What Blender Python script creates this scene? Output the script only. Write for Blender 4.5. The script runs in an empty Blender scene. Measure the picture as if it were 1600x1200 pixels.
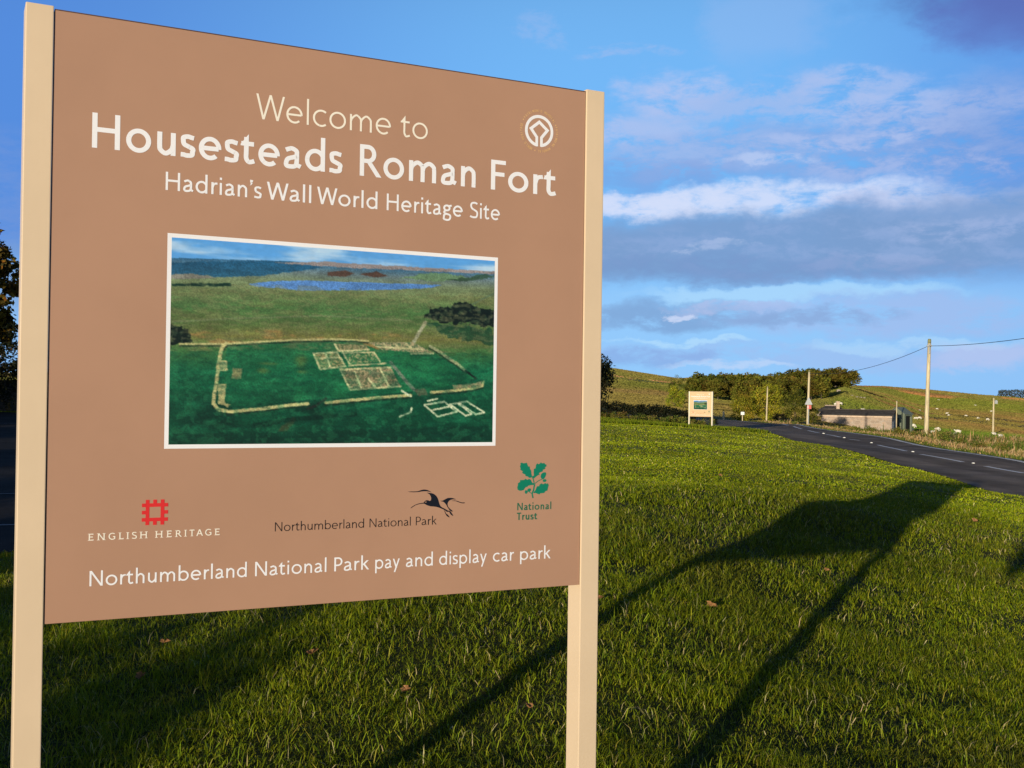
import bpy, bmesh, math, random
import numpy as np
from mathutils import Matrix, Vector
from mathutils.geometry import tessellate_polygon
R = math.radians
random.seed(7)
scene = bpy.context.scene
col = scene.collection

# ------------------------------------------------------------------ camera
F, PITCH, ROLL, CAMZ = 1750.0, 0.0098112, 0.0135728, 1.56
FW = np.array([0, math.cos(PITCH), math.sin(PITCH)])
U0 = np.array([0, -math.sin(PITCH), math.cos(PITCH)])
R0 = np.array([1.0, 0, 0])
RT = math.cos(ROLL) * R0 + math.sin(ROLL) * U0
UP = -math.sin(ROLL) * R0 + math.cos(ROLL) * U0
cam_d = bpy.data.cameras.new('camera')
cam = bpy.data.objects.new('camera', cam_d); col.objects.link(cam)
M = Matrix.Identity(4)
for i in range(3):
    M[i][0], M[i][1], M[i][2] = RT[i], UP[i], -FW[i]
M[2][3] = CAMZ
cam.matrix_world = M
cam_d.sensor_width = 36; cam_d.lens = 36 * F / 1600
cam_d.clip_start = 0.05; cam_d.clip_end = 6000
scene.camera = cam

# ------------------------------------------------------------------ light and sky
SUN_AZ, SUN_EL = R(25.0), R(6.1)          # azimuth the shadows run to, measured from +Y to +X
scene.view_settings.view_transform = 'Standard'
scene.view_settings.look = 'None'
scene.view_settings.exposure = 0.0
scene.view_settings.gamma = 1.0
sd = bpy.data.lights.new('sun', 'SUN'); sd.energy = 5.0; sd.angle = R(0.55); sd.color = (1.0, 0.87, 0.68)
sun = bpy.data.objects.new('sun', sd); col.objects.link(sun)
travel = Vector((math.sin(SUN_AZ) * math.cos(SUN_EL), math.cos(SUN_AZ) * math.cos(SUN_EL), -math.sin(SUN_EL)))
sun.rotation_euler = travel.to_track_quat('-Z', 'Y').to_euler()
sun.location = (-40, -80, 30)


class NT:
    def __init__(s, tree): s.t = tree; s.n = tree.nodes; s.l = tree.links
    def new(s, typ, **kw):
        n = s.n.new(typ)
        for k, v in kw.items(): setattr(n, k, v)
        return n
    def put(s, sock, v):
        if v is None: return
        if isinstance(v, bpy.types.NodeSocket): s.l.new(v, sock)
        elif isinstance(v, (tuple, list)) and len(v) == 3 and sock.type == 'RGBA': sock.default_value = (*v, 1)
        else: sock.default_value = v
    def math(s, op, a, b=None, c=None, clamp=False):
        n = s.new('ShaderNodeMath', operation=op, use_clamp=clamp)
        for i, v in enumerate((a, b, c)): s.put(n.inputs[i], v)
        return n.outputs[0]
    def mix(s, f, a, b, blend='MIX'):
        n = s.new('ShaderNodeMix', data_type='RGBA', blend_type=blend, clamp_factor=True)
        s.put(n.inputs[0], f); s.put(n.inputs[6], a); s.put(n.inputs[7], b)
        return n.outputs[2]
    def noise(s, vec, scale, detail=4, rough=0.55, dist=0.0):
        n = s.new('ShaderNodeTexNoise')
        s.put(n.inputs['Vector'], vec)
        n.inputs['Scale'].default_value = scale; n.inputs['Detail'].default_value = detail
        n.inputs['Roughness'].default_value = rough; n.inputs['Distortion'].default_value = dist
        return n.outputs[0]
    def ss(s, v, a, b):
        n = s.new('ShaderNodeMapRange', interpolation_type='SMOOTHSTEP')
        s.put(n.inputs[0], v); n.inputs[1].default_value = a; n.inputs[2].default_value = b
        return n.outputs[0]
    def comb(s, x, y, z=0.0):
        n = s.new('ShaderNodeCombineXYZ')
        for i, v in enumerate((x, y, z)): s.put(n.inputs[i], v)
        return n.outputs[0]
    def band(s, v, a, b, c, d):            # trapezoid
        return s.math('MULTIPLY', s.ss(v, a, b), s.math('SUBTRACT', 1.0, s.ss(v, c, d)))


world = bpy.data.worlds.new('World'); scene.world = world; world.use_nodes = True
w = NT(world.node_tree); w.n.clear()
sky = w.new('ShaderNodeTexSky', sky_type='NISHITA'); sky.sun_disc = False
sky.sun_elevation = SUN_EL; sky.sun_rotation = math.pi + SUN_AZ
sky.air_density = 1.0; sky.dust_density = 0.6; sky.ozone_density = 2.0
tc = w.new('ShaderNodeTexCoord'); sp = w.new('ShaderNodeSeparateXYZ'); w.l.new(tc.outputs['Generated'], sp.inputs[0])
dx, dy, dz = sp.outputs
el = w.math('MULTIPLY', w.math('ARCSINE', dz), 57.2958)                 # degrees above the horizon
az = w.math('MULTIPLY', w.math('ARCTAN2', dx, dy), 57.2958)             # degrees right of +Y
SKY = 0.15
clear = w.mix(1.0, sky.outputs[0], (0.42, 0.50, 0.72), 'MULTIPLY')
# clouds: soft patches placed by direction (azimuth, elevation), broken up by noise
wa = w.noise(w.comb(w.math('MULTIPLY', az, 0.16), w.math('MULTIPLY', el, 0.26), 1.0), 1.3, 7, 0.62)
wb = w.noise(w.comb(w.math('MULTIPLY', az, 0.16), w.math('MULTIPLY', el, 0.26), 7.7), 1.3, 7, 0.62)
azw = w.math('ADD', az, w.math('MULTIPLY', w.math('SUBTRACT', wa, 0.5), 9.0))
elw = w.math('ADD', el, w.math('MULTIPLY', w.math('SUBTRACT', wb, 0.5), 2.6))
fine_n = w.noise(w.comb(w.math('MULTIPLY', az, 0.34), w.math('MULTIPLY', el, 0.80), 4.2), 1.5, 10, 0.66, 0.25)
K = 1.0 / SKY
def k(c): return tuple(v * K for v in c)
def blob(px, py, rx, ry, soft=1.0):
    a0 = math.degrees(math.atan((px - 800) / 1750)); e0 = math.degrees(math.atan((617 + .0136 * (px - 800) - py) / 1750)); ra = rx / 1750 * 57.3; re = ry / 1750 * 57.3
    u = w.math('DIVIDE', w.math('SUBTRACT', azw, a0), ra); v = w.math('DIVIDE', w.math('SUBTRACT', elw, e0), re)
    d = w.math('ADD', w.math('MULTIPLY', u, u), w.math('MULTIPLY', v, v))
    return w.math('SUBTRACT', 1.0, w.ss(d, 1.0 - .75 * soft, 1.0 + .6 * soft))
front = w.math('MULTIPLY', w.band(el, -3.0, 0.0, 15.0, 34.0), w.ss(dy, -0.1, 0.6))
azb = w.band(az, -26.0, 4.0, 10.0, 34.0)
blue = w.mix(azb, k((0.095, 0.28, 0.78)), k((0.185, 0.51, 0.99)))
base = w.mix(w.math('MULTIPLY', front, 0.9), clear, blue)
glow = w.band(el, -2.0, 0.0, 4.5, 7.5)
cur = w.mix(w.math('MULTIPLY', glow, 0.70), base, k((0.34, 0.63, 0.99)))
LAV, WHT, GRY, DKB, PNK = (0.36, 0.51, 0.85), (0.66, 0.74, 0.96), (0.200, 0.345, 0.62), (0.19, 0.32, 0.69), (0.51, 0.58, 0.86)
def lay(m, colr, amt, lo=None, hi=None):
    global cur
    if lo is not None: m = w.math('MULTIPLY', m, w.ss(fine_n, lo, hi))
    cur = w.mix(w.math('MULTIPLY', m, amt), cur, k(colr))
bl = lambda *a: blob(*a)
# high veil and broken lavender field
lay(bl(1190, 50, 110, 60), LAV, .30); lay(bl(960, 85, 70, 10), LAV, .5, .38, .6); lay(bl(840, 45, 40, 30), LAV, .35, .4, .6)
lay(bl(1055, 150, 95, 34), PNK, .75, .30, .62); lay(bl(1000, 205, 90, 22), PNK, .65, .32, .6); lay(bl(1200, 168, 160, 26), LAV, .65, .36, .58)
lay(bl(1320, 250, 330, 48), DKB, .62, .30, .55); lay(bl(1120, 245, 170, 34), LAV, .60, .34, .58)
lay(bl(1440, 195, 160, 24), PNK, .70, .34, .6); lay(bl(1350, 228, 150, 13), PNK, .70, .36, .6); lay(bl(1205, 262, 90, 9), WHT, .55, .36, .6); lay(bl(1330, 150, 90, 18), PNK, .5, .36, .6)
lay(bl(1570, 250, 120, 90), DKB, .55, .25, .6)
lay(bl(1290, 215, 380, 75), LAV, .45, .33, .62); lay(bl(1010, 275, 130, 28), DKB, .40, .3, .55); lay(bl(1450, 285, 170, 26), PNK, .40, .38, .62)
# the long bank: bright crest, slate body
lay(bl(1180, 322, 330, 24), WHT, .88, .26, .60); lay(bl(960, 318, 180, 20), WHT, .8, .25, .5); lay(bl(1500, 345, 200, 26), PNK, .55, .28, .6)
lay(bl(1180, 392, 420, 54, .8), GRY, .93); lay(bl(1560, 385, 240, 62), GRY, .80); lay(bl(760, 400, 300, 44), GRY, .85)
lay(bl(1130, 385, 45, 6), WHT, .38, .34, .6); lay(bl(1090, 394, 40, 5), WHT, .34, .34, .6); lay(bl(1370, 418, 90, 12), PNK, .45, .36, .6); lay(bl(1520, 372, 90, 16), PNK, .40, .36, .6)
lay(bl(1300, 400, 420, 50), (0.30, 0.43, 0.73), .55, .42, .66); lay(bl(1180, 425, 300, 22), (0.165, 0.29, 0.57), .5, .34, .56)
# pale gap, then low streaks
lay(bl(1210, 462, 230, 11), (0.42, 0.70, 0.98), .75)
lay(bl(1050, 492, 170, 24), GRY, .72, .25, .5); lay(bl(1040, 484, 30, 6), WHT, .75, .3, .5); lay(bl(1140, 478, 110, 7), PNK, .55, .3, .55)
lay(bl(1400, 500, 260, 30), LAV, .75, .28, .55); lay(bl(1260, 500, 110, 14), GRY, .5, .3, .55); lay(bl(1320, 560, 420, 22), LAV, .55, .28, .55)
lay(bl(1060, 535, 100, 6), (0.46, 0.73, 0.98), .7, .3, .5); lay(bl(1440, 545, 170, 10), (0.44, 0.70, 0.97), .55, .3, .5); lay(bl(1130, 575, 110, 6), (0.55, 0.70, 0.95), .6, .3, .5)
lay(bl(1560, 565, 90, 22), PNK, .55, .3, .55); lay(bl(1010, 560, 120, 16), DKB, .40, .3, .55)
# dark rain cloud at the top right, and slate cloud behind the sign
lay(bl(1680, -10, 260, 110), (0.085, 0.135, 0.40), .9); lay(bl(1560, 60, 110, 60), (0.12, 0.18, 0.55), .55)
lay(bl(-60, 330, 200, 90), DKB, .5, .3, .6); lay(bl(300, 450, 420, 60), GRY, .7, .3, .55)
c4 = cur
bg = w.new('ShaderNodeBackground'); bg.inputs[1].default_value = SKY
w.l.new(c4, bg.inputs[0])
wo = w.new('ShaderNodeOutputWorld'); w.l.new(bg.outputs[0], wo.inputs[0])


# ------------------------------------------------------------------ geometry helpers
def ray(px, py): return FW + RT * (px - 800) / F - UP * (py - 600) / F
def at(px, py, Y):
    d = ray(px, py); return np.array([0, 0, CAMZ]) + d * (Y / d[1])


def lin(c):
    c = np.asarray(c, float) / 255.0
    return np.where(c <= 0.04045, c / 12.92, ((c + 0.055) / 1.055) ** 2.4)


def link(name, verts, faces, mat=None, parent=None, colors=None, smooth=False):
    """faces: list of tuples, or an (n,k) int array"""
    me = bpy.data.meshes.new(name)
    verts = np.asarray(verts, np.float32)
    if isinstance(faces, np.ndarray):
        n, kk = faces.shape
        me.vertices.add(len(verts)); me.vertices.foreach_set('co', verts.ravel())
        me.loops.add(n * kk); me.loops.foreach_set('vertex_index', faces.astype(np.int32).ravel())
        me.polygons.add(n); me.polygons.foreach_set('loop_start', np.arange(0, n * kk, kk, dtype=np.int32))
        me.update(calc_edges=True); me.validate()
    else:
        me.from_pydata(verts.tolist(), [], faces); me.update()
    if colors is not None:
        a = me.color_attributes.new('Col', 'FLOAT_COLOR', 'POINT')
        cc = np.ones((len(verts), 4), np.float32); cc[:, :3] = colors
        a.data.foreach_set('color', cc.ravel())
    if smooth: me.polygons.foreach_set('use_smooth', np.ones(len(me.polygons), bool))
    if mat:
        for m_ in (mat if isinstance(mat, (list, tuple)) else [mat]): me.materials.append(m_)
    o = bpy.data.objects.new(name, me); col.objects.link(o)
    if parent: o.parent = parent
    return o


def from_bm(name, bm, mat=None, parent=None, smooth=False):
    me = bpy.data.meshes.new(name); bm.to_mesh(me); bm.free()
    if smooth: me.polygons.foreach_set('use_smooth', np.ones(len(me.polygons), bool))
    if mat:
        for m_ in (mat if isinstance(mat, (list, tuple)) else [mat]): me.materials.append(m_)
    o = bpy.data.objects.new(name, me); col.objects.link(o)
    if parent: o.parent = parent
    return o


def tag(o, label=None, cat=None, group=None, kind=None):
    if label: o['label'] = label
    if cat: o['category'] = cat
    if group: o['group'] = group
    if kind: o['kind'] = kind
    return o


def empty(name, loc, label, cat, group=None, rz=0.0):
    o = bpy.data.objects.new(name, None); col.objects.link(o)
    o.location = loc; o.rotation_euler = (0, 0, rz); o.empty_display_size = 0.3
    return tag(o, label, cat, group)


def copy_tree(o, parent=None):
    c = o.copy(); col.objects.link(c)
    if parent: c.parent = parent
    for ch in list(o.children): copy_tree(ch, c)
    return c


def box(bm, x0, x1, y0, y1, z0, z1, bev=0.0):
    r = bmesh.ops.create_cube(bm, size=1.0)
    for v in r['verts']:
        v.co = Vector(((x0 + x1) / 2 + v.co.x * (x1 - x0), (y0 + y1) / 2 + v.co.y * (y1 - y0), (z0 + z1) / 2 + v.co.z * (z1 - z0)))
    if bev:
        es = {e for v in r['verts'] for e in v.link_edges}
        bmesh.ops.bevel(bm, geom=list(es), offset=bev, segments=2, affect='EDGES', profile=0.6)


def tube(pts, rad, n=8, cap=True):
    pts = [Vector(p) for p in pts]; V = []; Fc = []
    rads = rad if isinstance(rad, (list, tuple)) else [rad] * len(pts)
    for i, p in enumerate(pts):
        t = (pts[min(i + 1, len(pts) - 1)] - pts[max(i - 1, 0)]).normalized()
        a = t.orthogonal().normalized() if abs(t.z) < 0.9 else Vector((1, 0, 0))
        a = (a - t * a.dot(t)).normalized(); b = t.cross(a)
        for j in range(n):
            q = 2 * math.pi * j / n
            V.append(p + (a * math.cos(q) + b * math.sin(q)) * rads[i])
    for i in range(len(pts) - 1):
        for j in range(n):
            Fc.append((i * n + j, i * n + (j + 1) % n, (i + 1) * n + (j + 1) % n, (i + 1) * n + j))
    if cap:
        Fc.append(tuple(range(n))[::-1]); Fc.append(tuple((len(pts) - 1) * n + j for j in range(n)))
    return V, Fc


def vnoise(x, y, seed, octaves=4, rough=0.5):
    """value noise on arrays"""
    rng = np.random.RandomState(seed); T = rng.rand(128, 128); out = 0; amp = 1; tot = 0
    for o in range(octaves):
        xs = x * 2 ** o + o * 17.3; ys = y * 2 ** o + o * 9.1
        xi = np.floor(xs).astype(int); yi = np.floor(ys).astype(int)
        fx = xs - xi; fy = ys - yi; fx = fx * fx * (3 - 2 * fx); fy = fy * fy * (3 - 2 * fy)
        g = lambda a, b: T[a % 128, b % 128]
        v = (g(xi, yi) * (1 - fx) + g(xi + 1, yi) * fx) * (1 - fy) + (g(xi, yi + 1) * (1 - fx) + g(xi + 1, yi + 1) * fx) * fy
        out = out + v * amp; tot += amp; amp *= rough
    return out / tot


def sstep(a, b, v):
    t = np.clip((v - a) / (b - a), 0, 1); return t * t * (3 - 2 * t)


# ------------------------------------------------------------------ materials
def material(name, color, rough=0.7, var=0.12, scale=8.0, bump=0.0, spec=0.3, attr=False, trans=0.0, rnd=0.0, metal=0.0, vec='Object', stretch=None, color2=None, bscale=None):
    m = bpy.data.materials.new(name); m.use_nodes = True
    t = NT(m.node_tree); b = t.n['Principled BSDF']
    tcn = t.new('ShaderNodeTexCoord'); v = tcn.outputs[vec]
    if stretch:
        mp = t.new('ShaderNodeMapping'); mp.inputs['Scale'].default_value = stretch; t.l.new(v, mp.inputs[0]); v = mp.outputs[0]
    n = t.noise(v, scale, 5, 0.6)
    if attr:
        a = t.new('ShaderNodeVertexColor', layer_name='Col'); c = a.outputs[0]
    else:
        c = None
    dk = tuple(x * (1 - var) for x in color); lt = tuple(x * (1 + var) for x in (color2 or color))
    f = t.ss(n, 0.3, 0.7)
    if attr:
        g = t.mix(f, (1 - var,) * 3, (1 + var,) * 3)
        cc = t.mix(1.0, c, g, 'MULTIPLY')
    else:
        cc = t.mix(f, dk, lt)
    if rnd:
        oi = t.new('ShaderNodeObjectInfo'); hs = t.new('ShaderNodeHueSaturation')
        t.put(hs.inputs['Hue'], t.math('ADD', 0.5 - rnd * 0.10, t.math('MULTIPLY', oi.outputs['Random'], rnd * 0.2)))
        r2 = t.math('FRACT', t.math('MULTIPLY', oi.outputs['Random'], 7.31))
        t.put(hs.inputs['Value'], t.math('ADD', 1 - rnd * 0.8, t.math('MULTIPLY', r2, rnd * 1.6)))
        t.put(hs.inputs['Color'], cc); cc = hs.outputs[0]
    t.put(b.inputs['Base Color'], cc)
    b.inputs['Roughness'].default_value = rough; b.inputs['Specular IOR Level'].default_value = spec
    b.inputs['Metallic'].default_value = metal
    if bump:
        bp = t.new('ShaderNodeBump'); bp.inputs['Strength'].default_value = bump; bp.inputs['Distance'].default_value = 0.02
        t.put(bp.inputs['Height'], t.noise(v, bscale or scale * 4, 4, 0.6)); t.l.new(bp.outputs[0], b.inputs['Normal'])
    if trans:
        tr = t.new('ShaderNodeBsdfTranslucent'); t.put(tr.inputs[0], cc)
        ms = t.new('ShaderNodeMixShader'); ms.inputs[0].default_value = trans
        t.l.new(b.outputs[0], ms.inputs[1]); t.l.new(tr.outputs[0], ms.inputs[2])
        t.l.new(ms.outputs[0], t.n['Material Output'].inputs[0])
    return m


M_GROUND = material('ground_grass', (1, 1, 1), 0.95, 0.22, 0.35, 0.5, 0.1, attr=True, bscale=2.0)
M_GRASS = material('grass_blades', (1, 1, 1), 0.65, 0.05, 1.0, 0, 0.15, attr=True, trans=0.25)
M_ROUGH = material('rough_grass_blades', (1, 1, 1), 0.8, 0.05, 1.0, 0, 0.1, attr=True, trans=0.2)
M_LEAF = material('leaves', (1, 1, 1), 0.75, 0.15, 0.6, 0, 0.15, attr=True, trans=0.2, rnd=0.25)
M_BARK = material('bark', (0.09, 0.07, 0.05), 0.9, 0.3, 6, 0.6, 0.1, stretch=(3, 3, 0.6))
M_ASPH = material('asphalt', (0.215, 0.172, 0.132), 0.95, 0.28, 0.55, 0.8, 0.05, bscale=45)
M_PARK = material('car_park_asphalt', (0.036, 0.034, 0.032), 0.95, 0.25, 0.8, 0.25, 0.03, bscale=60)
M_PAINT = material('road_paint', (0.86, 0.84, 0.78), 0.7, 0.1, 6, 1.0, bscale=50)
M_SHADEP = material('shade_dimmed_line_paint', (.22, .22, .22), .9, .3, 3)  # bay line paint greyed to stand in for shade
M_EDGE = material('worn_edge_paint', (0.84, 0.80, 0.70), 0.7, 0.18, 1.5, 1.0, bscale=50)
M_POST = material('cream_paint', (0.70, 0.55, 0.375), 0.45, 0.03, 3.0, 0.02, 0.4)
M_BOARD = material('brown_board', (0.435, 0.252, 0.164), 0.42, 0.035, 2.2, 0.015, 0.4)
M_TRIM = material('dark_trim', (0.10, 0.06, 0.05), 0.6, 0.1, 5)
M_WHITE = material('white_print', (0.84, 0.85, 0.88), 0.5, 0.02, 3)
M_CREAMP = material('cream_print', (0.87, 0.82, 0.70), 0.5, 0.02, 3)
M_TAN = material('tan_print', (0.72, 0.47, 0.20), 0.5, 0.02, 3)
M_RED = material('red_print', (0.66, 0.028, 0.03), 0.5, 0.03, 3)
M_NAVY = material('navy_print', (0.008, 0.010, 0.018), 0.5, 0.03, 3)
M_BLACK = material('black_print', (0.02, 0.015, 0.015), 0.5, 0.03, 3)
M_TEAL = material('teal_print', (0.004, 0.20, 0.12), 0.5, 0.03, 3)
M_TEALT = material('teal_text_print', (0.02, 0.14, 0.08), 0.5, 0.03, 3)
M_PHOTO = material('photograph_print', (1, 1, 1), 0.45, 0.02, 4, 0, 0.4, attr=True)


# ------------------------------------------------------------------ terrain
TAB = {
    -1600: [(110, 612), (180, 606), (300, 600), (600, 588), (1100, 582), (1500, 600)],
    0: [(110, 606), (180, 602), (300, 597), (600, 588), (1100, 584), (1500, 600)],
    800: [(110, 632), (180, 618), (300, 602), (450, 586), (600, 574), (760, 573), (1000, 590), (1500, 604)],
    960: [(110, 640), (180, 624), (300, 607), (450, 591), (600, 578), (760, 577), (1000, 592), (1500, 605)],
    1060: [(110, 646), (180, 632), (300, 615), (450, 602), (600, 593), (760, 593), (1000, 600), (1500, 610)],
    1150: [(110, 655), (180, 643), (260, 630), (330, 620), (500, 600), (700, 586), (1000, 594), (1500, 612)],
    1250: [(110, 660), (180, 648), (260, 632), (330, 620), (500, 602), (700, 591), (1000, 600), (1500, 615)],
    1320: [(110, 671), (150, 662), (220, 640), (280, 620), (330, 606), (380, 604.5), (500, 612), (1100, 604), (1500, 615)],
    1345: [(110, 675), (150, 668), (220, 646), (300, 622), (360, 611), (420, 610), (700, 609), (1100, 604), (1500, 615)],
    1380: [(110, 681), (150, 673), (220, 652), (300, 634), (400, 622), (600, 615), (1100, 604.5), (1500, 617)],
    1450: [(110, 688), (140, 681), (200, 669), (300, 655), (450, 640), (650, 628), (900, 615), (1100, 609), (1500, 620)],
    1530: [(110, 694), (140, 686), (220, 673), (300, 660), (450, 645), (650, 632), (900, 622), (1100, 617), (1500, 628)],
    1600: [(110, 700), (140, 692), (220, 680), (300, 668), (450, 650), (650, 637), (900, 628), (1100, 622), (1500, 634)],
    2200: [(110, 712), (140, 702), (300, 675), (650, 648), (1100, 634), (1500, 644)],
}
TZ = np.exp(np.linspace(math.log(100), math.log(1600), 80)); TPX = np.array(sorted(TAB)); TG = []
for px in TPX:
    a = np.array(TAB[px]); zz = np.array([at(px, y, Z)[2] for Z, y in a])
    TG.append(np.interp(np.log(TZ), np.log(a[:, 0]), zz))
TG = np.array(TG)
_k = np.array([1, 2, 3, 2, 1.0]); _k /= _k.sum()
TG = np.array([np.convolve(np.pad(r, 2, mode='edge'), _k, 'valid') for r in TG])


def h_far(x, y):
    y = np.maximum(y, 60.0); px = np.clip(800 + F * x / y, TPX[0], TPX[-1])
    i = np.clip(np.searchsorted(TPX, px) - 1, 0, len(TPX) - 2); fx = (px - TPX[i]) / (TPX[i + 1] - TPX[i])
    ly = (np.log(np.clip(y, 100, 1599)) - math.log(100)) / (math.log(1600) - math.log(100)) * 79
    j = np.clip(ly.astype(int), 0, 78); fy = ly - j
    return (TG[i, j] * (1 - fx) + TG[i + 1, j] * fx) * (1 - fy) + (TG[i, j + 1] * (1 - fx) + TG[i + 1, j + 1] * fx) * fy


CP = np.array([(-.37, 4.33, .12), (.18, 5.52, .22), (.5, 6.2, .27), (1.08, 7.46, .31), (1.65, 8.68, .34), (3.13, 11.85, .38), (5.01, 15.88, .12), (8.32, 22.97, -.1),
               (.76, 4.58, .05), (1.72, 6.63, .10), (2.59, 8.48, .14), (3.8, 11.08, .13), (5.89, 15.57, .02), (10.6, 26.5, -.50),
               (-1.13, 2.7, .02), (.21, 3.4, .05), (0, -10, 0), (0, -1, 0.0), (-6, 0, 0), (7, 0, -.1), (14, 0, -.5), (10, 9, -.2), (14, 14, -.5), (-3, 9, .22), (-6, 10, .02), (-10, 16, 0), (-20, 16, 0), (-20, 40, 0.1), (-6, 26, 0), (-1, 34, .05),
               (5, 34, .04), (5.3, 55, .12), (9, 60, -.05), (11.2, 67, -.25), (0, 60, .15), (5, 75, .15), (12, 76, -.3), (-20, 70, .6), (-4, 80, .3), (0, 100, -.2),
               (10.9, 23.8, -.5), (18.3, 40, -.55), (21, 61.5, -.55), (13.8, 55, -.5), (14.4, 73, -.5), (23.7, 90, -.55), (21, 107, -.6), (12.4, 36, -.5), (20, 25, -.6), (30, 30, -.9), (25, 12, -.6), (15, 100, -.5), (10, 108, -.4),
               (29, 72, -.75), (36, 84, -1.75), (30.5, 85, -1.35), (40, 60, -1.3), (50, 85, -2.4), (26.3, 104, -.75), (30, 101, -1.6), (35.7, 100, -2.0), (45, 100, -2.5), (32, 112, -2.1), (40, 113, -2.5), (27, 112, -1.3), (60, 40, -1.5), (-40, 40, .3), (-50, 90, 1.0), (-40, 0, 0), (40, 0, -.9)])
_D = np.sqrt(((CP[:, None, :2] - CP[None, :, :2]) ** 2).sum(-1) + 1.5)
_A = np.zeros((len(CP) + 1,) * 2); _A[:-1, :-1] = _D + 0.0 * np.eye(len(CP)); _A[-1, :-1] = 1; _A[:-1, -1] = 1
_W = np.linalg.solve(_A, np.append(CP[:, 2], 0))


def h_near(x, y):
    out = np.zeros_like(x)
    for (cx, cy, _), wt in zip(CP, _W): out += wt * np.sqrt((x - cx) ** 2 + (y - cy) ** 2 + 1.5)
    return out + _W[-1]


def h(x, y):
    x = np.asarray(x, float); y = np.asarray(y, float); x, y = np.broadcast_arrays(x, y)
    s = sstep(92, 135, y)
    return h_near(np.clip(x, -60, 70), np.clip(y, -12, 125)) * (1 - s) + h_far(x, y) * s


def hz(x, y): return float(h(np.array([x]), np.array([y]))[0])


def ground(px, py, y0=3.0, y1=1200.0):
    """where the line of sight through a photo pixel first meets the terrain"""
    Ys = np.exp(np.linspace(math.log(y0), math.log(y1), 900)); d = ray(px, py)
    X = d[0] * Ys / d[1]; Z = CAMZ + d[2] * Ys / d[1]; hh = h(X, Ys)
    i = np.argmax(Z <= hh)
    if Z[i] > hh[i]: i = len(Ys) - 1
    if i > 0:
        a = Z[i - 1] - hh[i - 1]; b = hh[i] - Z[i]; Y = Ys[i - 1] + (Ys[i] - Ys[i - 1]) * a / max(a + b, 1e-9)
    else: Y = Ys[0]
    x = d[0] * Y / d[1]; return np.array([x, Y, hz(x, Y)])


def poly_smooth(P, n=12):
    P = [np.asarray(p, float) for p in P]; out = []
    Q = [2 * P[0] - P[1]] + P + [2 * P[-1] - P[-2]]
    for i in range(1, len(Q) - 2):
        a, b, c, d = Q[i - 1:i + 3]
        for t in np.linspace(0, 1, n, endpoint=False):
            out.append(0.5 * ((2 * b) + (c - a) * t + (2 * a - 5 * b + 4 * c - d) * t * t + (3 * b - a - 3 * c + d) * t ** 3))
    out.append(P[-1]); return np.array(out)


# road edges in plan
ROAD_L = poly_smooth([(6.5, -30), (8.2, 0), (9.6, 14), (10.9, 23.8), (12.35, 36), (13.9, 55), (14.4, 70), (13.0, 84), (8.5, 95), (-2, 103), (-25, 110)], 14)
ROAD_R = poly_smooth([(12.0, -30), (13.8, 0), (15.2, 14), (16.4, 24), (18.2, 40), (20.9, 61.5), (22.9, 80), (22.6, 97), (18.5, 106), (4, 113), (-24, 118)], 14)
PARK = poly_smooth([(-30, 7.2), (-14, 8.2), (-5.2, 9.3), (-3.2, 12.5), (-2.4, 18), (-2.0, 30), (-3.5, 44), (-9, 52), (-30, 54)], 10)


def inpoly(x, y, P):
    r = np.zeros(len(x), bool); j = len(P) - 1
    for i in range(len(P)):
        xi, yi = P[i]; xj, yj = P[j]
        c = ((yi > y) != (yj > y)) & (x < (xj - xi) * (y - yi) / (yj - yi + 1e-12) + xi)
        r ^= c; j = i
    return r


road_poly = np.vstack([ROAD_L, ROAD_R[::-1]])
PARKP = np.vstack([PARK, [(-60, 54), (-60, 7.2)]])


def road_left_x(y): return np.interp(y, ROAD_L[:100, 1], ROAD_L[:100, 0])
def road_right_x(y): return np.interp(y, ROAD_R[:100, 1], ROAD_R[:100, 0])


rows = np.concatenate([np.arange(-24, 32, 0.5), np.arange(32, 100, 0.8), np.exp(np.linspace(math.log(100), math.log(1590), 230))])
ss_ = np.linspace(-1, 1, 321); ss_ = ss_ * 0.75 + 0.25 * ss_ ** 3
GX = ss_[None, :] * (38 + 0.72 * np.maximum(rows, 0))[:, None]; GY = np.repeat(rows[:, None], len(ss_), 1)
GH = h(GX.ravel(), GY.ravel())
gx, gy = GX.ravel(), GY.ravel(); gpx = 800 + F * gx / np.maximum(gy, 1.0)
GH = GH + (vnoise(gx * 0.02, gy * 0.02, 3, 4) - 0.5) * sstep(150, 400, gy) * 1.6 * np.minimum(gy / 500, 1)
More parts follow.
